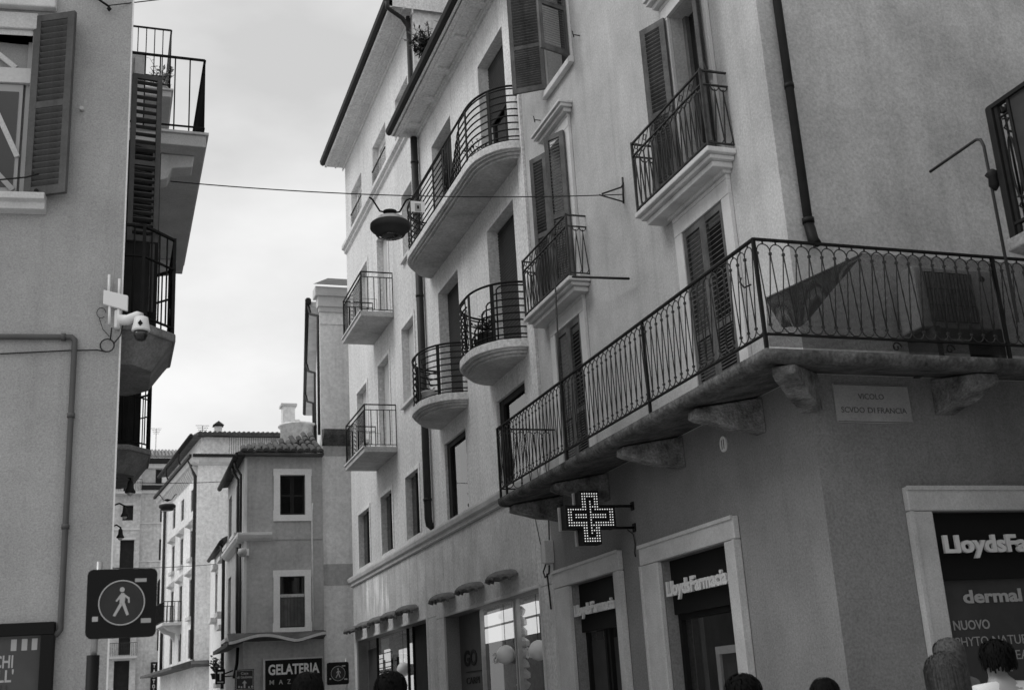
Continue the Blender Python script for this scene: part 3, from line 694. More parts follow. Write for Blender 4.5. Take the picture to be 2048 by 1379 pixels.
# box balconies of C
def box_balcony(a, b_, z, d):
    o = MB(FA).box(a, b_, 0.003, d, z-0.12, z).build('balcony_slab', 'concrete_slab', Cb, 0.008)
    MB(FA).box(a-0.03, b_+0.03, d, d+0.03, z-0.02, z+0.015).build('slab_edge', 'stone_trim', o)
    path = [(a+0.03, 0, 0), (a+0.03, d-0.03, 0), (b_-0.03, d-0.03, 0), (b_-0.03, 0, 0)]
    for zz, t in ((z+0.05, 0.012), (z+0.83, 0.012), (z+0.95, 0.022)):
        for q0, q1 in zip(path, path[1:]): MB(FA).flat([(q0[0], q0[1], zz), (q1[0], q1[1], zz)], 0.03, t).build('rail', 'iron', o)
    bm_ = MB().tube([(0, 0, z+0.05), (0, 0, z+0.83)], 0.0105, 5).mesh('baluster')
    for q0, q1 in zip(path, path[1:]):
        Lq = math.hypot(q1[0]-q0[0], q1[1]-q0[1]); n = round(Lq/0.135)
        for i in range(n+1):
            t = i/n; link('baluster', bm_, 'iron', o, Matrix.Translation(FA.p(q0[0]+(q1[0]-q0[0])*t, q0[1]+(q1[1]-q0[1])*t, 0)))
    for q in path[:1]+path[1:3]+path[3:]: MB(FA).box(q[0]-0.013, q[0]+0.013, q[1]-0.013, q[1]+0.013, z, z+0.96).build('post', 'iron', o)
    lt = MB(FA); uc = (a+b_)/2; w_ = d-0.03
    for i in range(8):
        z0 = z+0.05+i*0.097
        lt.flat([(uc-0.14, w_, z0), (uc+0.14, w_, z0+0.097)], 0.01, 0.012); lt.flat([(uc+0.14, w_, z0), (uc-0.14, w_, z0+0.097)], 0.01, 0.012)
    lt.build('lattice_panel', 'sign_white', o)
    mt = MB(FA); mt.tube([(a+0.03, d-0.06, z+0.3), (a+0.03, d-0.38, z+0.3), (a+0.03, d-0.38, z+0.08)], 0.006, 4); mt.build('meander', 'iron', o)
box_balcony(24.72, 26.9, 10.18, 0.76)
box_balcony(24.78, 26.95, 7.08, 0.74)
# twin downpipes at the joint of B and C
for u, w, r, par, z1, z0 in ((22.02, 0.10, 0.075, B, 13.2, 4.95), (22.26, 0.06, 0.05, Cb, 16.3, 5.9)):
    p = MB(FA); p.tube([(u, w, z1), (u, w, z0+0.12), (u+0.02, w-0.02, z0), (u+0.05, 0.0, z0-0.05)], r, 12); dpo = p.build('downpipe', 'pipe', par)
    for z in (5.4, 7.4, 9.6, 11.4, 12.6): MB(FA).tube([(u, w, z), (u, w, z+0.05)], r*1.14, 12).build('pipe_clip', 'pipe', dpo)
p = MB(FA); p.tube([(22.0, 0.60, 16.45), (22.02, 0.58, 16.30), (22.2, 0.2, 16.2), (22.26, 0.07, 16.05), (22.26, 0.06, 15.9)], 0.05, 10); p.build('swan_neck', 'pipe', Cb)

# ---- shop storey under B and C: stone slabs with open joints
def clad(par, u0, u1, z0, z1, opn, wd, hts, seed):
    rnd = random.Random(seed)
    back = MB(FA); wall(back, u0, u1, 0, 4.6, [opn], 0.32, w=-0.02); back.build('ground_floor_wall', 'plaster_ground', par)
    zz = hts
    for za, zb_ in zip(zz, zz[1:]):
        u = u0
        while u < u1-0.05:
            e = min(u1, u+wd*rnd.uniform(0.9, 1.1)); 
            if u1-e < 0.25: e = u1
            rects = [(u, e, za, zb_)]
            a, b_, c_, d_ = opn
            if u < b_ and e > a and za < d_:
                rects = []
                if u < a: rects.append((u, a, za, zb_))
                if e > b_: rects.append((b_, e, za, zb_))
                if zb_ > d_+0.05: rects.append((max(u, a), min(e, b_), d_, zb_))
            for (x0, x1, y0, y1) in rects:
                if x1-x0 < 0.04: continue
                w_ = rnd.uniform(0.0, 0.004); MB(FA).box(x0+0.005, x1-0.005, -0.019, w_, y0+0.004, y1-0.004).build('stone_slab', 'stone_clad', par)
            u = e
clad(B, 15.7, 22.1, 0, 4.58, (16.32, 21.5, 0.3, 3.15), 0.62, [0, 1.2, 3.15, 4.578], 3)
clad(Cb, 22.1, 30.0, 0, 4.58, (22.8, 29.6, 0.3, 3.22), 0.62, [0, 1.2, 3.22, 4.578], 5)
def trim(par, a, b_, zt):
    t = MB(FA); t.box(a-0.05, a-0.002, -0.018, 0.02, 0.3, zt+0.05); t.box(b_+0.002, b_+0.05, -0.018, 0.02, 0.3, zt+0.05); t.box(a-0.002, b_+0.002, -0.018, 0.021, zt+0.002, zt+0.05); t.build('opening_trim', 'stone_trim', par, 0.006)
trim(B, 16.32, 21.5, 3.15); trim(Cb, 22.8, 29.6, 3.22)
# window b: grey panel with lettering on the left, clear glass on the right
pn = MB(FA).box(20.02, 21.49, -0.30, -0.27, 0.3, 3.15).build('shop_panel', 'poster_grey', B)
text('lettering', 'GO', 'sign_black', pn, FA, 21.25, -0.268, 2.25, 0.8, 0.27, 0.01, 0.03)
MB(FA).box(20.2, 21.15, -0.269, -0.262, 2.13, 2.145).build('rule', 'sign_black', pn)
text('lettering', 'CARPI', 'sign_black', pn, FA, 21.15, -0.268, 1.93, 0.8, 0.12, 0.008, 0.0)
g = MB(FA).box(16.33, 20.0, -0.29, -0.275, 0.3, 3.15).build('shop_window', 'glass_shop', B)
for u in (16.33, 18.02, 18.14, 19.95): MB(FA).box(u, u+0.05, -0.274, -0.21, 0.3, 3.15).build('mullion', 'metal_grey', g)
g = MB(FA).box(23.7, 29.58, -0.29, -0.275, 0.3, 3.22).build('shop_window', 'glass_shop', Cb)
MB(FA).box(28.45, 29.58, -0.274, -0.262, 0.3, 3.0).build('blind_panel', 'poster_mid', g)
for u in (24.85, 25.35, 28.4): MB(FA).box(u, u+0.05, -0.274, -0.22, 0.3, 3.22).build('mullion', 'sign_black', g)
MB(FA).box(22.81, 24.84, -0.32, -0.26, 0.3, 3.21).build('shop_door', 'wood_dark', Cb)
# reflection of the shop sign opposite, put on the panes as mirror-reversed lettering
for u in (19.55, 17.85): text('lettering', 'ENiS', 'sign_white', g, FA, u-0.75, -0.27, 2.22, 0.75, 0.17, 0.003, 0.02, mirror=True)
# shop displays, and glowing panels added for the bright reflections in the panes
si = MB(FA).box(16.2, 21.6, -3.0, -2.9, 0.3, 3.3).build('shop_back_wall', 'interior', B)
for (u0, u1, z0, z1, w_) in ((16.4, 21.4, 2.92, 3.12, -0.62), (16.4, 21.4, 2.62, 2.87, -0.60)):
    for a, b_ in ((u0, 18.0), (18.2, u1)): MB(FA).box(a, b_, w_-0.05, w_, z0, z1).build('added_glow_panel', 'added_glow', si)  # glowing strips added in place of the cornice bands reflected in the glass
rndg = random.Random(12)
for k in range(13):
    q = MB(FA); q.lathe((18.45+rndg.uniform(-.03, .03), -0.42, 1.0+k*0.165), [(0.02, -0.085), (0.11*rndg.uniform(.7, 1.1), -0.05), (0.12*rndg.uniform(.8, 1.1), 0.02), (0.04, 0.085)], 9, False); q.build('paper_garland', 'white_plastic', si)
for (u, z, s_) in ((18.9, 1.35, 0.2), (18.4, 1.3, 0.16), (16.9, 1.2, 0.3), (17.2, 1.0, 0.2)):
    MB(FA).box(u, u+s_, -0.9, -0.8, z, z+s_*1.2).build('display_card', 'interior_light', si)
si = MB(FA).box(22.9, 29.6, -3.0, -2.9, 0.3, 3.3).build('shop_back_wall', 'interior', Cb)
for i in range(5):
    for j in range(3):
        if (i+j) % 5 == 4: continue
        u = 25.6+i*0.86; z = 1.3+j*0.6
        MB(FA).box(u, u+0.76-0.1*((i*7+j*3) % 4), -0.5, -0.45, z, z+0.52-0.08*((i+2*j) % 3)).build('added_glow_panel', 'added_glow', si)  # glowing panels added for the brightness of displays and reflections
for k in range(16): MB(FA).box(25.5+rndg.uniform(0, 4.1), 25.5+rndg.uniform(4.15, 4.2), -0.44, -0.43, 1.2+k*0.11, 1.2+k*0.11+0.02).build('shelf_edge', 'wood_dark', si)
for k in range(14): u = 25.6+rndg.uniform(0, 4); MB(FA).box(u, u+rndg.uniform(.06, .2), -0.42, -0.40, 1.2+rndg.uniform(0, 1.4), 2.7).build('hanging_item', 'wood_dark' if k % 2 else 'interior_light', si) if k < 7 else None
# scalloped canopies above the shop windows, one thing each
def canopy_mesh():
    mb = MB(FA); n, k_ = 16, 5; hw, d, h = 0.47, 0.36, 0.14; rnd = random.Random(3)
    def P(i, j):
        t = math.pi*i/n; f = j/k_; rag = 1+(0.05*rnd.uniform(-1, 1) if j == 0 else 0)
        zz = h*math.sin(f*math.pi/2); rr = math.cos(f*math.pi/2)*0.86+0.14
        return (-hw*math.cos(t)*rr*rag, d*math.sin(t)*rr*rag+0.004, zz+(rnd.uniform(-.012, .012) if j == 0 else 0))
    grid = [[P(i, j) for j in range(k_+1)] for i in range(n+1)]
    for i in range(n):
        for j in range(k_):
            mb.face([FA.h*q[0]+FA.n*q[1]+Vector((0, 0, q[2])) for q in (grid[i][j], grid[i+1][j], grid[i+1][j+1], grid[i][j+1])])
    mb.face([FA.h*q[0]+FA.n*q[1]+Vector((0, 0, q[2]+0.015)) for q in [grid[i][0] for i in range(n+1)]])
    for i in range(2, n-1, 2):
        q = grid[i][0]; mb.tube([FA.h*q[0]*0.97+FA.n*q[1]*0.97+Vector((0, 0, q[2]-0.03)), FA.h*q[0]*0.9+FA.n*q[1]*0.9+Vector((0, 0, q[2]+0.03))], 0.03, 5, local=False)
    return mb.mesh('canopy')
CM = canopy_mesh()
nm = ['rightmost', 'second from right', 'third from right', 'fourth from right', 'leftmost']
for i, u in enumerate((17.65, 19.4, 21.15)):
    tag(link('shell_canopy', CM, 'canopy', None, Matrix.Translation(FA.p(u, 0.004, 3.42))), ['nearest', 'middle', 'farthest'][i]+' of three shell canopies over shop window with grey panel', 'canopy', 'shell canopies over the shops')
for i, u in enumerate((23.85, 25.25, 26.6, 28.0, 29.4)):
    tag(link('shell_canopy', CM, 'canopy', None, Matrix.Translation(FA.p(u, 0.004, 3.45))), nm[i]+' of five shell canopies over far shop window', 'canopy', 'shell canopies over the shops')
# ================================================================ left building (front wall faces the camera)
FL = Fr((0.065, 11.0), (0.993, -0.12), (-0.12, -0.993))
FS = Fr((0.065, 11.0), (0, 1), (1, 0))
L = thing('left_building', (0.065, 11, 0), 'plain grey plastered building on the left with an open louvred window shutter', 'building')
b = MB(FL); wall(b, -9, 0, 0, 12.6, [(-2.05, -0.94, 6.44, 8.17, .2)])
b.build('front_wall', 'plaster_left', L)
b = MB(FS); wall(b, 0, 14, 0, 12.6, [(0.55, 1.6, 5.3, 7.9, .2), (3.6, 4.7, 8.62, 11.0, .2), (5.9, 7.0, 5.3, 7.9, .2), (8.2, 9.2, 12.0, 12.55, .2)]); b.box(0.3, 14, -5, -0.4, 0, 12.5); b.build('street_wall', 'plaster_left', L)
MB(FL).box(-9.3, -0.02, -2, 0.3, 12.6, 12.75).build('roof_edge', 'stone_trim', L)
MB(FL).box(-0.012, 0.003, 0.001, 0.004, 0, 12.5).build('edge_highlight', 'stone_white', L)  # white strip paints the highlight along the wall corner
# window
wn = MB(FL).box(-2.05, -0.94, -0.19, -0.18, 6.5, 8.17).build('window_glass', 'glass_shop', L)
f_ = MB(FL)
for x in (-2.05, -1.56, -1.45, -1.0): f_.box(x, x+0.06, -0.179, -0.12, 6.5, 8.17)
f_.build('window_frame', 'grey_plastic', wn)
MB(FL).box(-2.05, -0.945, -0.12, -0.07, 7.69, 7.85).build('transom', 'wood_pale', wn)
MB(FL).box(-2.05, -0.94, -0.17, 0.005, 8.17, 8.23).build('window_head', 'stone_frame', L)
cs = MB(FL).box(-1.38, -1.02, -0.13, -0.10, 6.52, 7.68).build('inner_casement', 'grey_plastic', wn)
for (x0, z0, x1, z1) in ((-1.35, 7.6, -1.03, 6.9), (-1.36, 6.9, -1.05, 6.55), (-1.38, 8.1, -1.1, 7.86)):
    MB(FL).flat([(x0, -0.095, z0), (x1, -0.095, z1)], 0.03, 0.05).build('reflection_bar', 'stone_frame' if z0 > 7 else 'grey_plastic', cs)  # diagonal reflections in the window glass, modelled as solid pale bars
MB(FL).box(-1.345, -1.055, -0.099, -0.095, 6.58, 7.6).build('pane', 'glass_dark', cs)
MB(FL).box(-2.3, -0.90, 0.002, 0.04, 8.23, 8.41).build('lintel', 'stone_frame', L, 0.01)
MB(FL).box(-2.4, -0.73, 0.002, 0.10, 8.45, 8.62).build('window_hood', 'stone_trim', L, 0.015)
MB(FL).prism([(0.002, 6.26), (0.10, 6.28), (0.10, 6.345), (0.15, 6.365), (0.15, 6.43), (0.002, 6.445)], -2.3, -0.72, 'u').build('window_sill', 'stone_trim', L, 0.006)
# shutter leaf: every slat its own piece
SW, SHh = 0.42, 1.95; Ms = place(FL, -0.93, 0.03, 6.43, math.cos(R(20)), math.sin(R(20)))
lf = link('shutter', leaf_mesh('shutter', SW, SHh, 0, 0, 0.49, 0.045, 0.07, slats=False), 'wood_shutter_left', L, Ms)
zs3 = [(0.09, 0.955-0.035, 13), (0.955+0.035, 1.88, 13)]
slm = MB(); slm.prism([(0.003, 0.022), (0.04, -0.024), (0.042, -0.014), (0.009, 0.03)], 0.07, SW-0.07, 'u'); slm = slm.mesh('slat')
bk = MB(); bk.box(0.07, SW-0.07, 0.041, 0.045, 0.09, 1.88)
for z0, z1, n in zs3:
    for i in range(n): link('slat', slm, 'wood_shutter_left', lf, Ms @ Matrix.Translation((0, 0, z0+(z1-z0)*(i+0.5)/n)))
lb = MB(); lb.box(0.06, SW-0.06, 0.002, 0.008, 0.08, 1.89); link('shutter_back', lb.mesh('shutter_back'), 'wood_dark', lf, Ms @ Matrix.Translation((0, 0.034, 0)))
MB(FL).tube([(-1.2, 0.05, 6.58), (-0.9, 0.1, 6.6), (-0.78, 0.14, 6.62)], 0.008, 5).build('shutter_stay', 'iron', L)
MB(FL).tube([(-0.8, 0.0, 6.46), (-0.8, 0.12, 6.46)], 0.02, 6).build('shutter_pintle', 'iron', L)
MB(FL).tube([(-0.445, 0.0, 7.38), (-0.445, 0.05, 7.38)], 0.02, 8).build('shutter_stop', 'stone_frame', L)
# grey conduit framing the lower wall
pp = MB(FL); pp.tube([(-6, 0.04, 5.04), (-0.43, 0.04, 5.04), (-0.40, 0.04, 5.01), (-0.40, 0.04, 2.42), (-0.43, 0.04, 2.38), (-1.2, 0.04, 2.38)], 0.028, 8); cd = pp.build('conduit', 'pipe_left', L)
for (u, z) in ((-0.5, 5.04), (-0.40, 4.3), (-0.40, 3.3)): MB(FL).tube([(u-(0.02 if z > 5 else 0), 0.04, z-(0 if z > 5 else 0.02)), (u+(0.02 if z > 5 else 0), 0.04, z+(0 if z > 5 else 0.02))], 0.036, 8).build('conduit_clip', 'pipe_left', cd)
# street side: french doors, balconies
def poly_balcony(name_z, u0, u1, d, ch, z, th, rail_h, pitch_, belly):
    pl = [(u0, 0.0), (u0, d-ch*0.9), (u0+ch, d), (u1-ch, d), (u1, d-ch*0.9), (u1, 0.0)]
    def off(e): return [(u0+e, 0.0), (u0+e, d-ch*0.9-e*0.4), (u0+ch+e*0.4, d-e), (u1-ch-e*0.4, d-e), (u1-e, d-ch*0.9-e*0.4), (u1-e, 0)]
    o = MB(FS).prism(pl, z-th, z, 'z').build('balcony_slab', 'stone_dark', L, 0.015)
    if belly:
        mb = MB(FS); rg = [off(e) for e in (0.03, 0.08, 0.16, 0.22)]; zz = [z-th, z-th-0.07, z-th-0.19, z-th-0.28]; n = 6
        for r_, q in zip(rg, zz): mb.v += [tuple(FS.p(x, y, q)) for x, y in r_]
        for i in range(3):
            for j in range(n): mb.f.append([i*n+j, i*n+(j+1) % n, (i+1)*n+(j+1) % n, (i+1)*n+j]); mb.sm.append(False)
        mb.f.append(list(range(n))); mb.f.append([18+j for j in range(n)]); mb.sm += [False]*2
        mb.build('slab_underside', 'stone_dark', o)
    pr = off(0.03)
    for zz, t, m_ in ((z+0.06, 0.014, 0.012), (z+rail_h, 0.024, 0.02), (z+rail_h*0.68, 0.012, 0.01)):
        for q0, q1 in zip(pr, pr[1:]): MB(FS).flat([(*q0, zz), (*q1, zz)], 0.03, t).build('rail', 'iron', o)
    bm_ = MB().tube([(0, 0, z+0.06), (0, 0, z+rail_h)], 0.009, 5).mesh('baluster')
    for q0, q1 in zip(pr, pr[1:]):
        Lq = math.hypot(q1[0]-q0[0], q1[1]-q0[1]); n = max(1, round(Lq/pitch_))
        for i in range(n): link('baluster', bm_, 'iron', o, Matrix.Translation(FS.p(q0[0]+(q1[0]-q0[0])*i/n, q0[1]+(q1[1]-q0[1])*i/n, 0)))
    for q in pr[1:5]: MB(FS).box(q[0]-0.016, q[0]+0.016, q[1]-0.016, q[1]+0.016, z-0.02, z+rail_h+0.02).build('post', 'iron', o)
    sc = MB(FS)
    sc.tube([(u0+0.12+0.06*math.cos(t*0.6)*(1-t/16), d-ch*0.3+0.03, z+0.12+0.06*math.sin(t*0.6)*(1-t/16)) for t in range(13)], 0.009, 5); sc.build('scroll', 'iron', o)
    return o
poly_balcony('b', 0.25, 1.9, 0.52, 0.36, 5.3, 0.09, 1.0, 0.105, True)
poly_balcony('c', 5.72, 7.4, 0.50, 0.34, 5.3, 0.08, 1.05, 0.105, True)
def plain_balcony(u0, u1, d, z, th, rail_h, pitch_):
    o = MB(FS).box(u0, u1, 0.003, d, z-th, z).build('balcony_slab', 'stone_frame', L, 0.012)
    MB(FS).box(u0-0.03, u1+0.03, 0.003, d+0.03, z, z+0.03).build('slab_edge', 'stone_trim', o)
    pr = [(u0+0.03, 0), (u0+0.03, d-0.03), (u1-0.03, d-0.03), (u1-0.03, 0)]
    for zz, t in ((z+0.12, 0.014), (z+rail_h, 0.024)):
        for q0, q1 in zip(pr, pr[1:]): MB(FS).flat([(*q0, zz), (*q1, zz)], 0.03, t).build('rail', 'iron', o)
    bm_ = MB().tube([(0, 0, z+0.03), (0, 0, z+rail_h)], 0.009, 5).mesh('baluster')
    for q0, q1 in zip(pr, pr[1:]):
        Lq = math.hypot(q1[0]-q0[0], q1[1]-q0[1]); n = max(1, round(Lq/pitch_))
        for i in range(n+1): link('baluster', bm_, 'iron', o, Matrix.Translation(FS.p(q0[0]+(q1[0]-q0[0])*i/n, q0[1]+(q1[1]-q0[1])*i/n, 0)))
    return o
ba = plain_balcony(2.8, 7.4, 0.94, 8.62, 0.16, 1.08, 0.17)
for u in (3.2, 6.9):
    k = MB(FS); k.prism([(0.002, 8.455), (0.82, 8.455), (0.8, 8.3), (0.55, 8.26), (0.5, 8.12), (0.3, 8.05), (0.24, 7.86), (0.002, 7.8)], u-0.14, u+0.14, 'u'); k.build('console', 'stone_trim', ba, 0.015)
plain_balcony(7.9, 9.6, 0.72, 12.0, 0.12, 1.2, 0.15)
# doors folded out over the balconies
DL = leaf_mesh('door_leaf', 0.30, 1.86, 11, 11, 0.46, 0.045, 0.05, tilt=6, louv_w=0.066)
for (u, w, z, ang) in ((0.42, 0.02, 6.2, 84), (0.75, 0.3, 5.6, 70)):
    link('door_shutter', DL, 'wood_shutter_left', L, place(FS, u, 0.02 if w < .1 else 0.02, z, math.cos(R(ang)), math.sin(R(ang))))
MB(FS).box(0.45, 0.52, 0.01, 0.24, 5.31, 6.2).build('door_panel', 'wood_dark', L); MB(FS).box(0.9, 0.95, 0.01, 0.34, 5.31, 7.4).build('door_panel', 'wood_dark', L)
MB(FS).box(6.0, 6.06, 0.01, 0.34, 5.31, 6.6).build('door_panel', 'wood_dark', L); MB(FS).box(6.3, 6.36, 0.01, 0.24, 5.31, 7.6).build('door_panel', 'wood_dark', L)
MB(FS).box(3.3, 3.36, 0.01, 0.20, 8.65, 10.0).build('door_panel', 'stone_frame', L); MB(FS).box(3.26, 3.30, 0.06, 0.15, 8.75, 9.9).build('door_panel', 'stone_trim', L)
# the next house on the left side of the street, seen only by what juts out
L2 = thing('left_row_house', (0.0, 25, 0), 'house behind the left building, only its lanterns and ledge jut out', 'building')
b = MB(FS); b.box(14.02, 27, -6, -0.05, 0, 7.5); b.build('wall', 'plaster_far', L2)
MB(FS).box(14.02, 27, -0.05, 0.03, 4.2, 4.35).build('string_course', 'stone_trim', L2)

# ================================================================ near building at the right edge: only its balcony reaches the picture
FN = Fr((6.75, 0), (0, 1), (-1, 0))
Nb = thing('near_right_building', (6.75, 6.0, 0), 'building at the right edge with ornate iron balcony partly in view', 'building')
b = MB(FN); b.box(-1.5, 6.0, -7, 0, 0, 9.0); b.build('wall', 'plaster_corner', Nb)
o = MB(FN).prism([(0, 4.25), (0.5, 4.30), (0.62, 4.36), (0.86, 4.40), (0.86, 4.49), (0, 4.49)], 3.6, 6.12, 'u').build('balcony_slab', 'stone_dark', Nb, 0.012)
FNR = Fr((5.93, 0), (0, 1), (-1, 0))
MB(FNR).flat([(3.6, 0, 5.49), (6.08, 0, 5.49)], 0.05, 0.03).build('handrail', 'iron', o)
MB(FNR).flat([(3.6, 0, 4.58), (6.08, 0, 4.58)], 0.04, 0.02).build('bottom_rail', 'iron', o)
MB(FNR).box(6.03, 6.09, -0.03, 0.03, 4.45, 5.5).build('post', 'iron', o, 0.008)
MB(FNR).box(5.99, 6.02, -0.012, 0.012, 4.5, 5.48).build('post', 'iron', o)
MB(FNR).box(5.87, 5.895, -0.015, 0.015, 4.5, 5.48).build('post', 'iron', o)
od = MB(FNR)
od.tube([(5.94+0.034*math.cos(t*0.52), 0, 4.98+0.24*math.sin(t*0.52)) for t in range(12)], 0.008, 5, closed=True)
for zc in (5.29, 4.69):
    od.tube([(5.91, 0, zc-0.06), (5.97, 0, zc), (5.91, 0, zc+0.05), (5.97, 0, zc+0.07)], 0.008, 5)
od.tube([(5.9, 0, 5.38), (5.985, 0, 5.38)], 0.009, 5); od.tube([(5.92, 0, 5.45), (5.92, 0, 5.41), (5.96, 0, 5.41), (5.96, 0, 5.46)], 0.008, 5)
od.build('ornament_panel', 'iron', o)
MB(FNR).box(3.6, 5.868, -0.012, 0.004, 4.6, 5.475).build('privacy_screen', 'sign_dark', o)
# bars of the far end return
for i in range(5): MB(FNR).tube([(6.06, -0.12-i*0.13, 4.58), (6.06, -0.12-i*0.13, 5.49)], 0.01, 5).build('baluster', 'iron', o)
MB(FNR).flat([(6.06, 0, 5.49), (6.06, -0.8, 5.49)], 0.05, 0.03).build('handrail', 'iron', o)
bp = MB(FNR); bp.tube([(6.16, 0.03, 3.9), (6.16, 0.03, 5.24), (6.18, 0.03, 5.30), (6.22, 0.03, 5.32), (6.75, 0.03, 5.31)], 0.012, 8); fp = bp.build('flag_pole_bracket', 'pipe', Nb)
MB(FNR).lathe((6.14, 0.02, 4.98), [(0.01, -0.1), (0.04, -0.06), (0.035, 0.0), (0.055, 0.03), (0.02, 0.06), (0.005, 0.07)], 8).build('clamp', 'iron', fp)

# ================================================================ ice-cream parlour house at the street end
FG = Fr((0, 31.0), (1, 0), (0, -1))
Gb = thing('gelateria_house', (3.38, 31, 0), 'small grey two-storey house with tiled roof and white window frames above the ice-cream shop', 'building')
b = MB(FG); wall(b, 3.38, 5.42, 0, 8.2, [(4.3, 4.96, 6.59, 7.65, .15), (4.29, 4.93, 3.71, 5.0, .15)])
sd = Fr((3.38, 31.0), (0, 1), (-1, 0)); c = MB(sd); wall(c, 0, 4.3, 0, 8.2, [(1.2, 2.0, 6.4, 7.7, .08), (3.2, 4.0, 6.4, 7.7, .08), (1.2, 2.0, 3.8, 5.4, .08), (3.2, 4.0, 3.8, 5.4, .08)])
k = len(b.v); b.v += c.v; b.f += [[i+k for i in f] for f in c.f]; b.sm += c.sm
b.box(3.5, 5.4, -4.2, -0.3, 0, 8.1)
b.build('wall', 'plaster_gelato', Gb)
def white_frame(a, b_, z0, z1, e, ear):
    f = MB(FG); f.box(a-e, a, 0.002, 0.05, z0-e, z1+e); f.box(b_, b_+e, 0.002, 0.05, z0-e, z1+e); f.box(a, b_, 0.002, 0.049, z1, z1+e); f.box(a, b_, 0.002, 0.049, z0-e, z0)
    f.box(a-e-ear, a-e, 0.002, 0.048, z1-0.02, z1+e); f.box(b_+e, b_+e+ear, 0.002, 0.048, z1-0.02, z1+e); f.box(a-e-ear, a-e, 0.002, 0.048, z0-e, z0+0.12); f.box(b_+e, b_+e+ear, 0.002, 0.048, z0-e, z0+0.12)
    f.build('window_surround', 'stone_white', Gb)
white_frame(4.3, 4.96, 6.59, 7.65, 0.16, 0.015); white_frame(4.29, 4.93, 3.71, 5.0, 0.16, 0.015)
GL = leaf_mesh('leaf', 0.325, 1.05, 9, 9, 0.5, 0.035, 0.05)
for x in (4.305, 4.632): link('shutter', GL, 'wood_dark', Gb, place(FG, x, -0.1, 6.595, 1, 0))
MB(FG).box(4.29, 4.93, -0.14, -0.12, 3.71, 5.0).build('window_glass', 'glass_dark', Gb)
MB(FG).box(4.29, 4.93, -0.12, -0.08, 4.48, 4.56).build('window_transom', 'stone_frame', Gb)
MB(FG).box(4.30, 4.92, -0.118, -0.10, 3.75, 4.47).build('window_blind', 'wood_shutter', Gb)
for i in range(8): MB(FG).tube([(4.31+i*0.087, 0.0, 3.74), (4.31+i*0.087, 0.0, 4.5)], 0.006, 4).build('window_bar', 'iron_worn', Gb)
# ledge that wraps the corner
MB(FG).prism([(0.002, 5.92), (0.12, 5.98), (0.18, 6.06), (0.18, 6.12), (0.002, 6.15)], 3.2, 4.08, 'u').build('ledge', 'stone_trim', Gb)
MB(sd).prism([(0.002, 5.92), (0.12, 5.98), (0.18, 6.06), (0.18, 6.12), (0.002, 6.15)], 0.0, 4.2, 'u').build('ledge', 'stone_trim', Gb)
MB(FG).box(4.09, 5.41, 0.002, 0.02, 5.95, 6.06).build('band', 'plaster_gelato', Gb)
MB(FG).tube([(5.15, 0.03, 6.9), (5.13, 0.03, 6.6), (5.13, 0.03, 3.5)], 0.02, 6).build('conduit', 'plaster_strip', Gb)
# tiled roof, each visible tile a piece
rf = MB(); rf.face([(3.2, 30.72, 8.2), (5.43, 30.72, 8.2), (5.43, 32.4, 9.0)]); rf.face([(3.2, 30.72, 8.2), (5.43, 32.4, 9.0), (5.43, 35.3, 9.0), (3.2, 35.3, 8.2)]); rf.box(3.2, 5.43, 30.72, 35.3, 8.14, 8.195)
ro = rf.build('roof', 'tile', Gb)
tm = MB(); n_t = 6
for i in range(n_t):
    a0, a1 = math.pi*i/n_t, math.pi*(i+1)/n_t
    tm.face([(0.085*math.cos(a0), 0, 0.085*math.sin(a0)), (0.085*math.cos(a1), 0, 0.085*math.sin(a1)), (0.07*math.cos(a1), 0.46, 0.07*math.sin(a1)), (0.07*math.cos(a0), 0.46, 0.07*math.sin(a0))], True)
tm.face([(0.085*math.cos(math.pi*i/n_t), 0, 0.085*math.sin(math.pi*i/n_t)) for i in range(n_t+1)])
tm = tm.mesh('roof_tile')
sl_ = math.atan2(0.8, 1.68); rnd = random.Random(4)
for cI in range(12):
    x = 3.34+cI*0.182; ymax = 1.68*(x-3.2)/2.23
    for rI in range(5):
        y = -0.06+rI*0.38
        if rI > 0 and y > ymax: break
        M = Matrix.Translation((x+rnd.uniform(-.012, .012), 30.72+y, 8.20+max(0, y)*0.476+0.015+rnd.uniform(0, .012))) @ Matrix.Rotation(sl_+rnd.uniform(-.05, .05), 4, 'X') @ Matrix.Rotation(rnd.uniform(-.06, .06), 4, 'Z')
        link('roof_tile', tm, 'tile', ro, M)
# side eave with its gutter
MB(sd).prism([(0.0, 8.12), (0.22, 8.10), (0.26, 8.2), (0.0, 8.3)], -0.2, 4.4, 'u').build('side_eave', 'gutter', Gb)
MB(sd).tube([(-0.1, 0.24, 8.1), (4.4, 0.24, 8.08)], 0.07, 8).build('gutter', 'gutter', Gb)
for u in (0.25, 0.9):
    MB(sd).tube([(u, 0.22, 8.02), (u, 0.2, 7.9), (u, 0.06, 7.7), (u, 0.06, 6.15)], 0.035, 8).build('downpipe', 'pipe', Gb)
    MB(sd).tube([(u+0.1, 0.07, 5.9), (u, 0.06, 4.9), (u, 0.06, 3.4)], 0.04, 8).build('downpipe', 'pipe', Gb)
MB(FG).box(3.385, 3.45, 0.002, 0.02, 3.4, 8.1).build('corner_strip', 'stone_trim', Gb)
for z, u0, u1 in ((6.3, 1.0, 2.2), (6.3, 3.0, 4.2), (3.7, 1.0, 2.2), (3.7, 3.0, 4.2)):
    MB(sd).box(u0, u1, 0.002, 0.16, z-0.1, z).build('window_sill', 'stone_trim', Gb)
    MB(sd).box(u0+0.2, u1-0.2, -0.1, -0.06, z+0.1, z+1.6).build('window_glass', 'glass_dark', Gb)
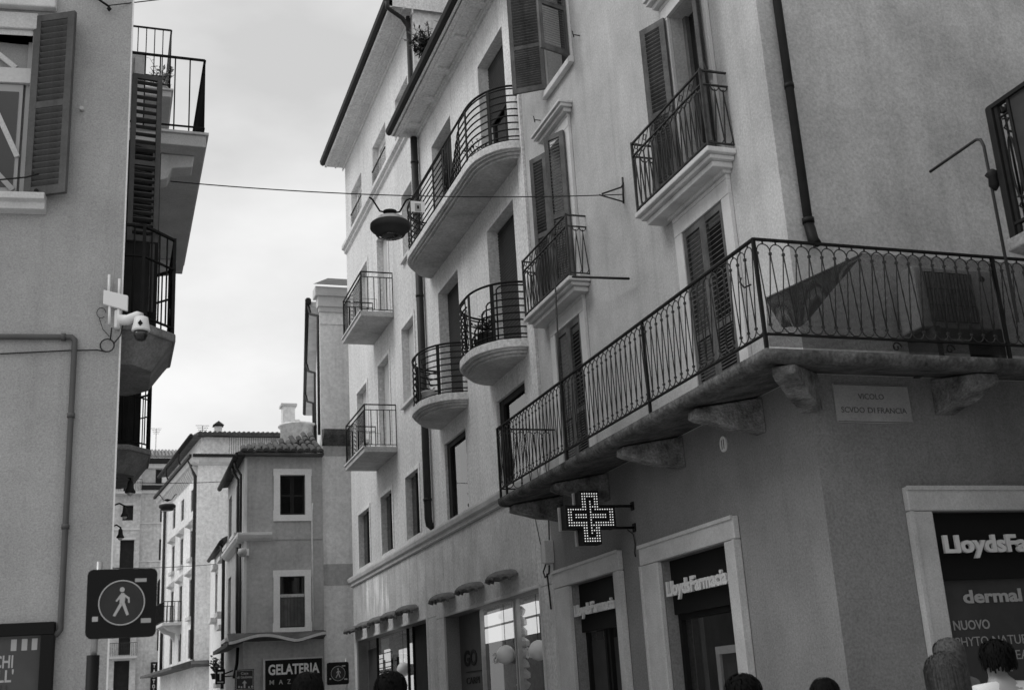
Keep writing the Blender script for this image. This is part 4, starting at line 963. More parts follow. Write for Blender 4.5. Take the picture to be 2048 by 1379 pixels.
# shop canopy with wavy edge
cp = MB(FG); n = 24; edge = []
for i in range(n+1):
    u = 2.98+(5.40-2.98)*i/n; edge.append((u, 3.36+0.16*abs(math.sin((u-3.0)*1.9))**1.4))
for i in range(n):
    (u0, z0), (u1, z1) = edge[i], edge[i+1]
    cp.face([FG.p(u0, 0.42, z0-0.05), FG.p(u1, 0.42, z1-0.05), FG.p(u1, 0.42, z1+0.05), FG.p(u0, 0.42, z0+0.05)])
    cp.face([FG.p(u0, 0.42, z0+0.05), FG.p(u1, 0.42, z1+0.05), FG.p(u1, 0.0, 3.62), FG.p(u0, 0.0, 3.62)])
    cp.face([FG.p(u0, 0.42, z0-0.05), FG.p(u1, 0.42, z1-0.05), FG.p(u1, 0.0, 3.40), FG.p(u0, 0.0, 3.40)])
cpo = cp.build('shop_canopy', 'tile', Gb)
ed = MB(FG); ed.flat([(u, 0.44, z) for u, z in edge], 0.03, 0.07); ed.build('canopy_edge', 'stone_frame', cpo)
MB(sd).prism([(0, 3.38), (0.4, 3.3), (0.4, 3.4), (0, 3.62)], 0, 4, 'u').build('shop_canopy', 'tile', Gb)
# turret and chimney standing on the roofs behind
MB().lathe((5.74, 37.3, 0), [(0.55, 8.3), (0.55, 10.42), (0.62, 10.44), (0.62, 10.5), (0.05, 10.56)], 24).build('turret', 'plaster_far', Gb)
ch = MB(); ch.box(5.36, 5.76, 37.9, 38.3, 8.5, 11.3); ch.box(5.78, 5.92, 37.9, 38.1, 8.5, 10.85); cho = ch.build('chimney', 'plaster_far', Gb)
MB().box(5.30, 5.82, 37.84, 38.36, 11.3, 11.38).build('chimney_cap', 'stone_frame', cho)

# the next small house down that side, lower eave
Hb = thing('row_house', (3.38, 35.3, 0), 'low house with dark eave behind the ice-cream house, seen edge-on', 'building')
b = MB(sd); wall(b, 4.32, 10, 0, 6.7, [(5.2, 6.0, 4.6, 6.0, .08), (7.4, 8.2, 4.6, 6.0, .08), (5.2, 6.0, 2.6, 3.9, .08)]); b.box(4.4, 10, -4, -0.2, 0, 6.6); b.build('wall', 'plaster_strip', Hb)
for (a, z) in ((5.2, 4.6), (7.4, 4.6), (5.2, 2.6)): MB(sd).box(a, a+0.8, -0.1, -0.06, z, z+1.4 if z > 3 else 3.9).build('window', 'wood_dark', Hb); MB(sd).box(a-0.1, a+0.9, 0.003, 0.2, z-0.14, z-0.004).build('window_sill', 'stone_trim', Hb); MB(sd).box(a-0.1, a+0.9, 0.003, 0.15, z+1.5, z+1.62).build('window_hood', 'stone_trim', Hb)
MB(sd).prism([(0.0, 6.55), (0.14, 6.5), (0.16, 6.62), (-2, 7.6), (-2, 7.5)], 4.32, 8.6, 'u').build('roof', 'tile', Hb); MB(sd).tube([(4.3, 0.18, 6.52), (8.6, 0.18, 6.5)], 0.06, 8).build('gutter', 'gutter', Hb)
MB(sd).tube([(4.6, 0.16, 6.45), (4.6, 0.08, 6.2), (4.6, 0.08, 2.4)], 0.05, 8).build('downpipe', 'pipe', Hb)
# ---- narrow pale house between the parlour and the tall building
Pb = thing('narrow_pale_house', (5.45, 31, 0), 'tall narrow pale house front between the ice-cream shop and the tall building', 'building')
FP = Fr((0, 31.06), (1, 0), (0, -1)); dirp = Vector((0.15, 0.99)).normalized()
b = MB(FP); wall(b, 5.42, 7.4, 0, 12.9, [])
b.face([Vector((5.42, 31.06, 0)), Vector((5.42+0.15*14, 31.06+13.9, 0)), Vector((5.42+0.15*14, 31.06+13.9, 12.9)), Vector((5.42, 31.06, 12.9))])
b.build('wall', 'plaster_strip', Pb)
FPS = Fr((5.42, 31.06), (dirp.x, dirp.y), (-dirp.y, dirp.x))
cn = MB(FP); cn.box(5.28, 6.6, -0.3, 0.16, 12.72, 12.98); cn.box(5.36, 6.6, -0.2, 0.10, 12.42, 12.718); cn.box(5.40, 6.6, -0.1, 0.05, 12.28, 12.418); cn.build('cornice', 'stone_frame', Pb)
MB(FP).box(5.42, 6.6, 0.002, 0.03, 11.92, 12.0).build('band', 'plaster_strip', Pb)
rf = MB(); rf.face([(5.2, 30.8, 13.0), (7.4, 30.8, 13.0), (7.4, 34, 14.4), (6.2, 34, 14.4)]); rf.build('roof', 'tile', Pb)
MB(FPS).box(0.5, 13.5, 0.003, 0.28, 12.6, 12.75).build('side_eave', 'stone_trim', Pb)
MB(FPS).tube([(0.3, 0.31, 12.72), (13.6, 0.31, 12.72)], 0.09, 8).build('gutter', 'gutter', Pb)
for u, zt in ((0.12, 12.2), (6.0, 12.2), (10, 12.2)): MB(FPS).tube([(u+0.4, 0.3, 12.62), (u+0.3, 0.25, zt+0.15), (u, 0.05, zt), (u, 0.05, 8.8)], 0.04, 8).build('downpipe', 'pipe', Pb)
MB(FP).prism([(0.002, 8.46), (0.3, 8.72), (0.34, 8.86), (0.002, 8.92)], 5.44, 6.9, 'u').build('ledge', 'stone_old', Pb)
MB(FP).box(5.46, 6.9, 0.002, 0.02, 8.2, 8.45).build('damp_band', 'plaster_gelato', Pb)
MB(FP).box(5.44, 6.9, 0.002, 0.008, 4.75, 5.3).build('patch', 'plaster_gelato', Pb)

# ================================================================ white house further down the street
Db = thing('white_far_house', (3.55, 50, 0), 'bright white three-storey house with hooded windows further down the street', 'building')
FDf = Fr((0, 50), (1, 0), (0, -1)); FDs = Fr((3.55, 50), (-0.1, 0.995), (-0.995, -0.1))
wins = []
for t in (0.95, 3.45, 5.75):
    w_ = 0.75; wins += [(t-0.1, t+w_-0.1, 10.02, 10.95, .08), (t-0.1, t+w_-0.1, 8.05, 9.22, .08), (t-0.1, t+w_-0.1, 5.65, 7.18, .08), (t-0.1, t+w_-0.1, 4.0, 5.15, .08)]
b = MB(FDs); wall(b, 0, 9.8, 0, 12.1, wins)
c = MB(FDf); wall(c, 3.55, 12, 0, 12.1, []); k = len(b.v); b.v += c.v; b.f += [[i+k for i in f] for f in c.f]; b.sm += c.sm
b.box(0.2, 9.7, -6, -0.5, 0, 12.0)
b.build('wall', 'plaster_far', Db)
for (a, b_, z0, z1, _) in wins:
    MB(FDs).box(a, b_, -0.1, -0.05, z0, z1).build('window', 'wood_dark', Db)
    if 5 < z0 < 9.9:
        MB(FDs).prism([(0.003, z1+0.12), (0.22, z1+0.2), (0.22, z1+0.26), (0.003, z1+0.45)], a-0.12, b_+0.12, 'u').build('window_hood', 'stone_frame', Db)
        MB(FDs).box(a-0.1, b_+0.1, 0.003, 0.14, z0-0.14, z0-0.005).build('window_sill', 'stone_frame', Db)
for fr, u0, u1 in ((FDs, -0.3, 9.9), (FDf, 3.3, 12)):
    MB(fr).prism([(0.003, 11.75), (0.25, 11.85), (0.32, 12.0), (0.32, 12.08), (0.003, 12.1)], u0, u1, 'u').build('cornice', 'stone_trim', Db)
    MB(fr).box(u0, u1, 0.32, 0.42, 12.04, 12.16).build('gutter', 'gutter', Db)
for i in range(26):
    u = 0.1+i*0.37; MB(FDs).prism([(0.003, 11.3), (0.16, 11.6), (0.22, 11.74), (0.003, 11.74)], u, u+0.2, 'u').build('cornice_bracket', 'stone_frame', Db)
b = MB(FDs); b.box(0.3, 8.6, -6, -0.1, 12.1, 12.95); b.build('attic_wall', 'plaster_far', Db)
c = MB(FDf); c.box(3.66, 12, -4, -0.15, 12.17, 13.0); c.build('attic_wall', 'plaster_far', Db)
MB(FDs).prism([(-1.0, 13.10), (0.25, 12.9), (0.25, 13.0), (-1.0, 13.2)], -0.1, 8.8, 'u').build('roof', 'tile', Db)
r_ = MB(FDf); r_.prism([(-4, 13.75), (0.25, 12.98), (0.25, 13.06), (-4, 13.85)], 3.5, 12, 'u'); ro = r_.build('roof', 'tile', Db)
tl = MB(FDf)
for i in range(34): u = 3.6+i*0.2; tl.tube([(u, 0.28, 13.10), (u, -3.9, 13.88)], 0.07, 6)
tag(tl.build('roof_tile', 'tile', ro), kind='stuff')
MB(FDs).tube([(-0.1, 0.33, 13.0), (8.9, 0.33, 12.95)], 0.08, 8).build('gutter', 'gutter', Db)
MB(FDs).tube([(0.45, 0.3, 12.0), (0.3, 0.2, 11.7), (0.2, 0.08, 11.3), (0.2, 0.08, 3.9)], 0.07, 8).build('downpipe', 'pipe', Db)
MB(FDs).tube([(8.2, 0.1, 11.8), (8.2, 0.1, 3.6)], 0.075, 8).build('downpipe', 'pipe', Db)
for u in (3, 6.5): MB(FDs).tube([(u, 0.33, 12.9), (u+0.2, 0.3, 12.6), (u+0.3, 0.1, 12.2)], 0.04, 6).build('downpipe', 'pipe', Db)
for (x, y, z, h) in ((4.0, 54, 13.3, 1.1), (2.6, 71, 16.6, 1.6)):
    q = MB(); q.tube([(x, y, z), (x, y, z+h)], 0.02, 4, local=False)
    for k_ in range(4): q.tube([(x-0.3+0.05*k_, y, z+h-0.1*k_), (x+0.3-0.05*k_, y, z+h-0.1*k_)], 0.012, 4, local=False)
    q.build('aerial', 'iron', Db if y < 60 else Db)
ch = MB(); ch.box(4.45, 4.78, 53, 53.35, 13.2, 14.15); cho = ch.build('chimney', 'plaster_far', Db)
MB().prism([(4.38, 14.15), (4.85, 14.15), (4.62, 14.36)], -52.95, -53.4, 'u') if False else None
cc = MB(FDf); cc.prism([(4.38, 14.2), (4.86, 14.2), (4.62, 14.38)], -3.45, -2.9, 'w'); cc.build('chimney_cap', 'tile', cho)
o = MB(FDs).box(3.3, 5.6, 0.003, 0.8, 5.5, 5.62).build('balcony_slab', 'stone_frame', Db)
rl = MB(FDs)
for (q0, q1) in (((3.35, 0), (3.35, 0.75)), ((3.35, 0.75), (5.55, 0.75)), ((5.55, 0.75), (5.55, 0))):
    for z in (5.68, 6.5): rl.flat([(*q0, z), (*q1, z)], 0.04, 0.03)
    n = 5 if q0[0] == q1[0] else 14
    for i in range(n+1): x = q0[0]+(q1[0]-q0[0])*i/n; y = q0[1]+(q1[1]-q0[1])*i/n; rl.tube([(x, y, 5.65), (x, y, 6.5)], 0.02, 4)
rl.build('balcony_railing', 'iron', o)
for u in (3.6, 5.1): MB(FDs).prism([(0.003, 5.5), (0.7, 5.5), (0.5, 5.3), (0.2, 5.2), (0.003, 4.9)], u, u+0.25, 'u').build('console', 'stone_frame', o)
MB(FDs).prism([(0.003, 3.6), (0.9, 3.55), (0.9, 3.65), (0.003, 3.9)], 0, 9, 'u').build('shop_roof', 'tile', Db); MB(FDf).prism([(0.003, 3.6), (0.5, 3.6), (0.5, 3.7), (0.003, 3.85)], 3.4, 4.6, 'u').build('shop_roof', 'tile', Db)
rl = MB(FDf)
for i in range(22): rl.tube([(4.7+i*0.09, 1.2, 12.0), (4.7+i*0.09, 1.2, 12.75)], 0.012, 4)
rl.flat([(4.7, 1.2, 12.75), (6.7, 1.2, 12.75)], 0.03, 0.03)
rl.build('terrace_railing', 'iron_worn', Db)

# ================================================================ houses that close the street
FE2 = Fr((0, 70), (1, 0), (0, -1))
Eb = thing('end_house', (1.83, 70, 0), 'tall pale house closing the street with dark windows and tiled roof', 'building')
ew = [(2.6, 2.95, 14.7, 15.55, .3), (2.91, 3.53, 12.5, 13.25, .3), (2.9, 3.53, 10.34, 11.54, .3), (2.87, 3.5, 7.6, 9.37, .4), (2.93, 3.56, 5.37, 7.24, .4)]
b = MB(FE2); wall(b, 1.83, 8, 0, 15.95, ew); b.build('wall', 'plaster_end', Eb)
for (a, b_, z0, z1, _) in ew: MB(FE2).box(a, b_, -0.25, -0.2, z0, z1).build('window', 'wood_dark', Eb)
MB(FE2).box(2.62, 2.93, -0.19, -0.1, 14.72, 15.53).build('shutter', 'wood_dark', Eb)
MB(FE2).box(2.96, 3.3, 0.003, 0.05, 14.7, 15.5).build('shutter', 'stone_trim', Eb)
for a in (2.87, 2.93):
    z0, z1 = (8.95, 9.6) if a == 2.87 else (6.8, 7.5)
    sp = MB(FE2); cx = a+0.315
    pts = [(cx+0.5*math.cos(R(t)), z0+0.1+0.5*math.sin(R(t))) for t in range(0, 181, 20)]
    pin = [(cx+0.31*math.cos(R(t)), z0+0.1+0.31*math.sin(R(t))) for t in range(180, -1, -20)]
    for i in range(9): sp.prism([pts[i], pts[i+1], pin[8-i], pin[9-i]], -0.05, 0.04, 'w')
    sp.build('arch', 'stone_trim', Eb)
rb = MB(FE2)
for i in range(8): rb.tube([(2.9+i*0.085, 0.05, 7.65), (2.9+i*0.085, 0.05, 8.4)], 0.015, 4)
rb.flat([(2.85, 0.05, 8.4), (3.55, 0.05, 8.4)], 0.03, 0.03); rb.build('window_railing', 'iron', Eb)
MB(FE2).box(1.9, 8, 0.003, 0.35, 15.9, 16.15).build('gutter', 'gutter', Eb); MB(FE2).box(1.83, 8, 0.003, 0.15, 15.6, 15.85).build('cornice', 'stone_trim', Eb)
MB(FE2).box(1.83, 8, 0.003, 0.2, 14.35, 14.6).build('ledge', 'gutter', Eb); MB(FE2).box(1.83, 8, 0.003, 0.1, 14.15, 14.34).build('cornice', 'stone_trim', Eb)
for z in (12.4, 10.25): MB(FE2).box(1.83, 8, 0.003, 0.05, z, z+0.08).build('band', 'stone_trim', Eb)
r_ = MB(FE2); r_.prism([(-3, 17.2), (0.4, 16.15), (0.4, 16.2), (-3, 17.3)], 2.0, 8, 'u'); ro = r_.build('roof', 'tile_far', Eb)
tl = MB(FE2)
for i in range(24): u = 2.05+i*0.2; tl.tube([(u, 0.42, 16.22), (u, -2.9, 17.3)], 0.075, 6)
tag(tl.build('roof_tile', 'tile_far', ro), kind='stuff')
El = thing('end_house', (0.3, 69.6, 0), 'shaded house left of the end house with an iron balcony up high', 'building')
FE3 = Fr((0, 69.6), (1, 0), (0, -1))
ew = [(0.86, 1.43, 12.55, 13.41, .3), (0.79, 1.54, 9.5, 11.46, .3), (0.85, 1.32, 14.15, 15.5, .3), (0.9, 1.5, 5.2, 6.3, .3), (0.7, 1.5, 3.0, 4.9, .3)]
b = MB(FE3); wall(b, -3, 1.82, 0, 16, ew); b.build('wall', 'plaster_end', El)
for (a, b_, z0, z1, _) in ew: MB(FE3).box(a, b_, -0.25, -0.2, z0, z1).build('window', 'wood_dark', El); MB(FE3).box(a-0.1, b_+0.1, 0.003, 0.05, z1+0.004, z1+0.12).build('window_head', 'stone_trim', El)
for z in (14.08, 9.1, 5.1):
    o = MB(FE3).box(0.3, 1.85, 0.003, 0.7, z-0.12, z).build('balcony_slab', 'stone_frame', El); rl = MB(FE3); rl.flat([(0.3, 0.66, z+0.7), (1.85, 0.66, z+0.7)], 0.04, 0.03)
    for i in range(18): rl.tube([(0.32+i*0.09, 0.66, z), (0.32+i*0.09, 0.66, z+0.7)], 0.014, 4)
    rl.build('balcony_railing', 'iron_worn', o)
MB(FE3).box(-3, 1.82, 0.003, 0.06, 12.0, 12.1).build('band', 'stone_trim', El)

# ================================================================ things on the walls, wires, signs
# pharmacy cross
XC = thing('pharmacy_cross', (5.4, 12.85, 3.62), 'black pharmacy cross sign with lit dot pattern above the shop door', 'cross sign')
FX = Fr((0, 12.85), (1, 0), (0, -1)); cx, cz = 5.40, 3.615; a, hs = 0.315, 0.118
poly = [(cx-hs, cz+a), (cx+hs, cz+a), (cx+hs, cz+0.145), (cx+a, cz+0.145), (cx+a, cz-0.13), (cx+hs, cz-0.13), (cx+hs, cz-a), (cx-hs, cz-a), (cx-hs, cz-0.13), (cx-a, cz-0.13), (cx-a, cz+0.145), (cx-hs, cz+0.145)]
MB(FX).prism(poly, -0.09, 0.07, 'w').build('housing', 'sign_black', XC)
MB(FX).prism([(cx+(x-cx)*1.0-0.02, z) for x, z in poly], -0.14, -0.092, 'w').build('back_housing', 'metal_grey', XC)
px = 0.031; led = MB(FX); led.lathe((0, 0, 0), [(0.001, 0)], 3) if False else None
lm = MB(); lm.tube([(0, 0, 0), (0, -0.004, 0)], 0.0075, 6, local=False); lm = lm.mesh('lamp_dot'); lm.materials.append(MAT['led'])
def incross(i, j, e):
    x, z = i*px, j*px; return (abs(x) <= hs-e and abs(z) <= a-e-0.01) or (abs(x) <= a-e and -0.13+e <= z <= 0.145-e)
for i in range(-10, 11):
    for j in range(-10, 11):
        edge_ = incross(i, j, 0.022) and not incross(i, j, 0.078)
        ring2 = (i == 0 and abs(j) <= 6) or (abs(i) <= 6 and j in (0, 1) and i != -1) or (i == 1 and j in (-3, -5, 4))
        if edge_ or (ring2 and incross(i, j, 0.078)):
            link('lamp_dot', lm, 'led', XC, Matrix.Translation(FX.p(cx+i*px, 0.0705, cz+j*px)))
for z in (3.76, 3.5): MB(FX).tube([(5.6, -0.03, z), (6.0, -0.03, z)], 0.016, 6).build('bracket', 'iron', XC); MB(FX).box(5.985, 5.998, -0.07, 0.01, z-0.05, z+0.05).build('bracket_plate', 'iron', XC)
MB(FX).tube([(5.9, -0.03, 3.48), (5.97, -0.02, 3.42), (5.985, -0.03, 3.3), (5.98, -0.05, 3.2), (5.99, -0.06, 3.16)], 0.008, 5).build('cable', 'cable', XC)
# house number and street plaque
t = MB(FA); t.prism([(10.53+0.07*math.cos(R(x)), 4.005+0.085*math.sin(R(x))*(1 if abs(math.sin(R(x))) < .9 else .97)) for x in range(0, 360, 20)], 0.003, 0.018, 'w')
NP = t.build('house_number', 'stone_white'); tag(NP, 'small oval house number plate reading 11 under the long balcony', 'number plate')
text('digits', '11', 'plaque_letter', NP, FA, 10.555, 0.019, 3.955, 0.05, 0.10, 0.003, 0.012)
SP = MB(FV).box(6.245, 7.065, 0.003, 0.022, 3.845, 4.215).build('street_plaque', 'plaque', None, 0.004)
tag(SP, 'pale stone street name plaque on the alley wall under the balcony', 'street plaque')
text('lettering', 'VICOLO', 'plaque_letter', SP, FV, 6.50, 0.0225, 4.07, 0.28, 0.055, 0.002, 0.004)
words('lettering', [('SCVDO', 6.30, 0.25), ('DI', 6.585, 0.075), ('FRANCIA', 6.69, 0.32)], 'plaque_letter', SP, FV, 0.0225, 3.94, 0.055, 0.002, 0.004)
fm = MB(FV)
for q in ((6.255, 7.055, 4.20, 4.207), (6.255, 7.055, 3.852, 3.859)): fm.box(q[0], q[1], 0.0222, 0.024, q[2], q[3])
fm.build('border', 'plaque_letter', SP)
# electric boxes at the joint of the buildings
EB = thing('junction_box', (5.95, 15.75, 3.5), 'grey junction box with dangling cables at the joint of two buildings', 'junction box')
MB(FA).box(15.62, 15.74, 0.004, 0.14, 3.42, 3.74).build('case', 'stone_frame', EB, 0.01); MB(FA).box(15.80, 15.92, 0.006, 0.1, 3.45, 3.72).build('case', 'metal_grey', EB, 0.01)
MB(FA).tube([(15.9, 0.03, 3.45), (15.98, 0.05, 3.34), (15.9, 0.06, 3.25), (15.78, 0.04, 3.3), (15.72, 0.05, 3.4)], 0.012, 5).build('cable', 'cable', EB); MB(FA).tube([(15.86, 0.04, 3.3), (15.84, 0.03, 3.0), (15.82, 0.03, 2.8)], 0.014, 5).build('cable', 'cable', EB)
MB(FA).tube([(16.45, 0.012, 4.55), (16.3, 0.012, 4.2), (16.12, 0.012, 3.75), (15.95, 0.02, 3.45)], 0.006, 4).build('cable', 'cable', EB); MB(FA).tube([(15.72, 0.012, 4.1), (15.74, 0.02, 3.72)], 0.01, 4).build('cable', 'cable', EB)
# air conditioner on the balcony, turned a little
AC = thing('air_conditioner', (7.45, 8.5, 4.27), 'white air conditioner unit behind the netted alley balcony railing', 'air conditioner')
FAC = Fr((0, 8.48), (1, 0), (0, -1))
MB(FAC).box(7.02, 7.92, -0.3, 0.0, 4.66, 5.27).build('case', 'grey_plastic', AC, 0.02)
MB(FAC).box(7.12, 7.66, 0.001, 0.006, 4.72, 5.20).build('fan_opening', 'stone_dark', AC)
gr = MB(FAC)
for i in range(14): gr.tube([(7.13+i*0.04, 0.014, 4.72), (7.13+i*0.04, 0.014, 5.20)], 0.005, 4)
for z in (4.72, 4.88, 5.04, 5.20): gr.tube([(7.12, 0.018, z), (7.66, 0.018, z)], 0.005, 4)
gr.build('fan_grille', 'iron_worn', AC)
MB(FAC).prism([(7.79+0.03*math.cos(R(t)), 5.17+0.03*math.sin(R(t))) for t in range(0, 360, 30)], 0.001, 0.005, 'w').build('badge', 'sign_black', AC)
for x in (7.1, 7.8): MB(FAC).box(x, x+0.06, -0.34, 0.06, 4.268, 4.66).build('stand', 'iron_worn', AC)
# netting tied to the railing
def netmat(name, dens):
    M = bpy.data.materials.new(name); M.use_nodes = True; MAT[name] = M; n = M.node_tree.nodes; l = M.node_tree.links
    n.clear(); o_ = n.new('ShaderNodeOutputMaterial'); mx = n.new('ShaderNodeMixShader'); tr = n.new('ShaderNodeBsdfTransparent'); df = n.new('ShaderNodeBsdfDiffuse'); df.inputs[0].default_value = (0.035, 0.035, 0.035, 1)
    tcn = n.new('ShaderNodeTexCoord'); sp = n.new('ShaderNodeSeparateXYZ'); l.new(tcn.outputs['Object'], sp.inputs[0]); res = None
    for ax in ('X', 'Z'):
        m1 = n.new('ShaderNodeMath'); m1.operation = 'MULTIPLY'; m1.inputs[1].default_value = 95; l.new(sp.outputs[ax], m1.inputs[0])
        m2 = n.new('ShaderNodeMath'); m2.operation = 'FRACT'; l.new(m1.outputs[0], m2.inputs[0]); m3 = n.new('ShaderNodeMath'); m3.operation = 'LESS_THAN'; m3.inputs[1].default_value = dens; l.new(m2.outputs[0], m3.inputs[0])
        if res is None: res = m3.outputs[0]
        else: mm = n.new('ShaderNodeMath'); mm.operation = 'MAXIMUM'; l.new(res, mm.inputs[0]); l.new(m3.outputs[0], mm.inputs[1]); res = mm.outputs[0]
    l.new(res, mx.inputs[0]); l.new(tr.outputs[0], mx.inputs[1]); l.new(df.outputs[0], mx.inputs[2]); l.new(mx.outputs[0], o_.inputs[0])
netmat('net_open', 0.38); netmat('net_dense', 0.55)
NT = thing('shade_net', (6.5, 8.15, 4.3), 'dark fine-mesh net tied inside the alley balcony railing with a loose flap', 'net')
FNt = Fr((0, 8.155), (1, 0), (0, -1))
m_ = MB(FNt); m_.face([FNt.p(5.2, 0, 4.74), FNt.p(5.16, 0, 4.30), FNt.p(9.0, 0, 4.32), FNt.p(9.0, 0, 5.22), FNt.p(6.24, 0, 5.21)]); m_.build('net_sheet', 'net_open', NT)
m_ = MB(FNt); nf = 14
tp = lambda t: (5.18+1.06*t, 4.72+0.485*t); bt = lambda t: (5.30+0.20*min(1, t*3)+0.74*max(0, t-0.333)*1.5, 4.46+0.02*min(1, t*3)+0.725*max(0, t-0.333)*1.5)
wv = lambda t, e: 0.012+e*(0.018+0.016*math.sin(t*17))
for i in range(nf):
    t0, t1 = i/nf, (i+1)/nf
    for e0, e1 in ((0, 0.5), (0.5, 1)):
        P4 = []
        for t_, e_ in ((t0, e0), (t1, e0), (t1, e1), (t0, e1)): (x0, z0), (x1, z1) = tp(t_), bt(t_); P4.append(FNt.p(x0+(x1-x0)*e_, wv(t_, e_), z0+(z1-z0)*e_))
        m_.face(P4, True)
m_.build('net_flap', 'net_dense', NT)
# suspended street lamp and its wire
wl, wr = Vector((0.56, 13.15, 7.66)), Vector((6.0, 12.33, 7.6))
def catenary(p, q, sag, n=24): return [p+(q-p)*(i/n)+Vector((0, 0, -sag*4*(i/n)*(1-i/n))) for i in range(n+1)]
SLm = thing('suspension_wire', wl, 'black wire spanning the street that carries the hanging street lamp', 'wire')
w_ = MB(); w_.tube(catenary(wl, wr, 0.10), 0.007, 5, local=False); w_.build('wire', 'cable', SLm)
br = MB(FA); br.tube([(12.3, 0.0, 7.75), (12.3, 0.04, 7.68), (12.33, 0.3, 7.58)], 0.012, 5); br.tube([(12.34, 0.0, 7.5), (12.33, 0.34, 7.565)], 0.01, 5); br.tube([(12.3, 0.01, 7.82), (12.34, 0.01, 7.48)], 0.012, 5); br.build('wall_bracket', 'iron_worn', SLm)
def hang_lamp(c, label, wire_z, s=1.0):
    o = thing('hanging_lamp', c, label, 'street lamp', 'hanging street lamps'); x, y, z = c
    lb_ = MB(); lb_.lathe((x, y, z), [(0.10*s, 0.115*s), (0.16*s, 0.10*s), (0.20*s, 0.05*s), (0.225*s, 0.035*s)], 28); lb_.build('cover', 'metal_grey', o)
    lb_ = MB(); lb_.lathe((x, y, z), [(0.225*s, 0.036*s), (0.24*s, 0.02*s), (0.242*s, -0.03*s), (0.225*s, -0.055*s), (0.2*s, -0.065*s), (0.17*s, -0.12*s), (0.14*s, -0.135*s)], 28); lb_.build('body', 'sign_dark', o)
    lb_ = MB(); lb_.lathe((x, y, z), [(0.135*s, -0.136*s), (0.10*s, -0.145*s), (0.03*s, -0.15*s)], 24); lb_.build('lens', 'glass_shop', o)
    lb_ = MB(); lb_.lathe((x, y, z), [(0.02*s, 0.115*s), (0.02*s, 0.14*s), (0.075*s, 0.16*s), (0.085*s, 0.19*s), (0.03*s, 0.21*s)], 16); lb_.build('cap', 'iron', o)
    hk = MB(); hk.tube([(x-0.24*s, y+0.03, wire_z), (x-0.2*s, y+0.03, wire_z-0.03*s), (x-0.12*s, y+0.01, z+0.19*s), (x, y, z+0.165*s), (x+0.12*s, y-0.01, z+0.19*s), (x+0.2*s, y-0.03, wire_z-0.03*s), (x+0.26*s, y-0.03, wire_z)], 0.012*s, 6, local=False); hk.build('hanger', 'iron', o)
    return o
hang_lamp((3.09, 12.77, 7.13), 'large dark dome street lamp hanging from a wire over the street', 7.50)
hang_lamp((1.6, 34, 7.35), 'distant small street lamp hanging before the white house', 7.68, 0.95)
tgp = MB(); tgp.box(3.335, 3.51, 12.70, 12.712, 7.31, 7.45); TG = tgp.build('wire_tag', 'white_plastic'); tag(TG, 'small white plate hanging on the wire right of the street lamp', 'plate')
q = MB(); q.box(3.385, 3.46, 12.694, 12.699, 7.32, 7.42); q.build('emblem', 'grey_plastic', TG); q = MB(); q.box(3.41, 3.435, 12.690, 12.693, 7.35, 7.39); q.build('emblem_mark', 'sign_black', TG)
for i, (p, q_, sg, lab) in enumerate(((Vector((-0.17, 10.95, 8.52)), Vector((6.0, 12.6, 11.5)), 0.03, 'thin wire running from the left wall towards the top of the picture'),
        (Vector((0.1, 33.5, 7.95)), Vector((5.45, 34.5, 8.4)), 0.15, 'thin wire crossing in front of the white far house, lamp hangs on it'),
        (Vector((0.1, 40, 6.4)), Vector((3.3, 38, 6.2)), 0.05, 'lowest thin wire crossing the street before the white far house'))):
    w_ = MB(); w_.tube(catenary(p, q_, sg), 0.006 if i == 0 else 0.011, 4, local=False); tag(w_.build('overhead_wire', 'cable'), lab, 'wire')
ew_ = MB(FL); ew_.tube([(-0.5, 0.03, 8.75), (-0.36, 0.05, 8.62), (-0.23, 0.06, 8.52)], 0.012, 5); ew_.lathe((-0.23, 0.05, 8.5), [(0.005, -0.03), (0.025, 0), (0.005, 0.03)], 8); tag(ew_.build('wire_anchor', 'iron'), 'wire anchor with chain link on the left wall near the shutter', 'wire anchor')
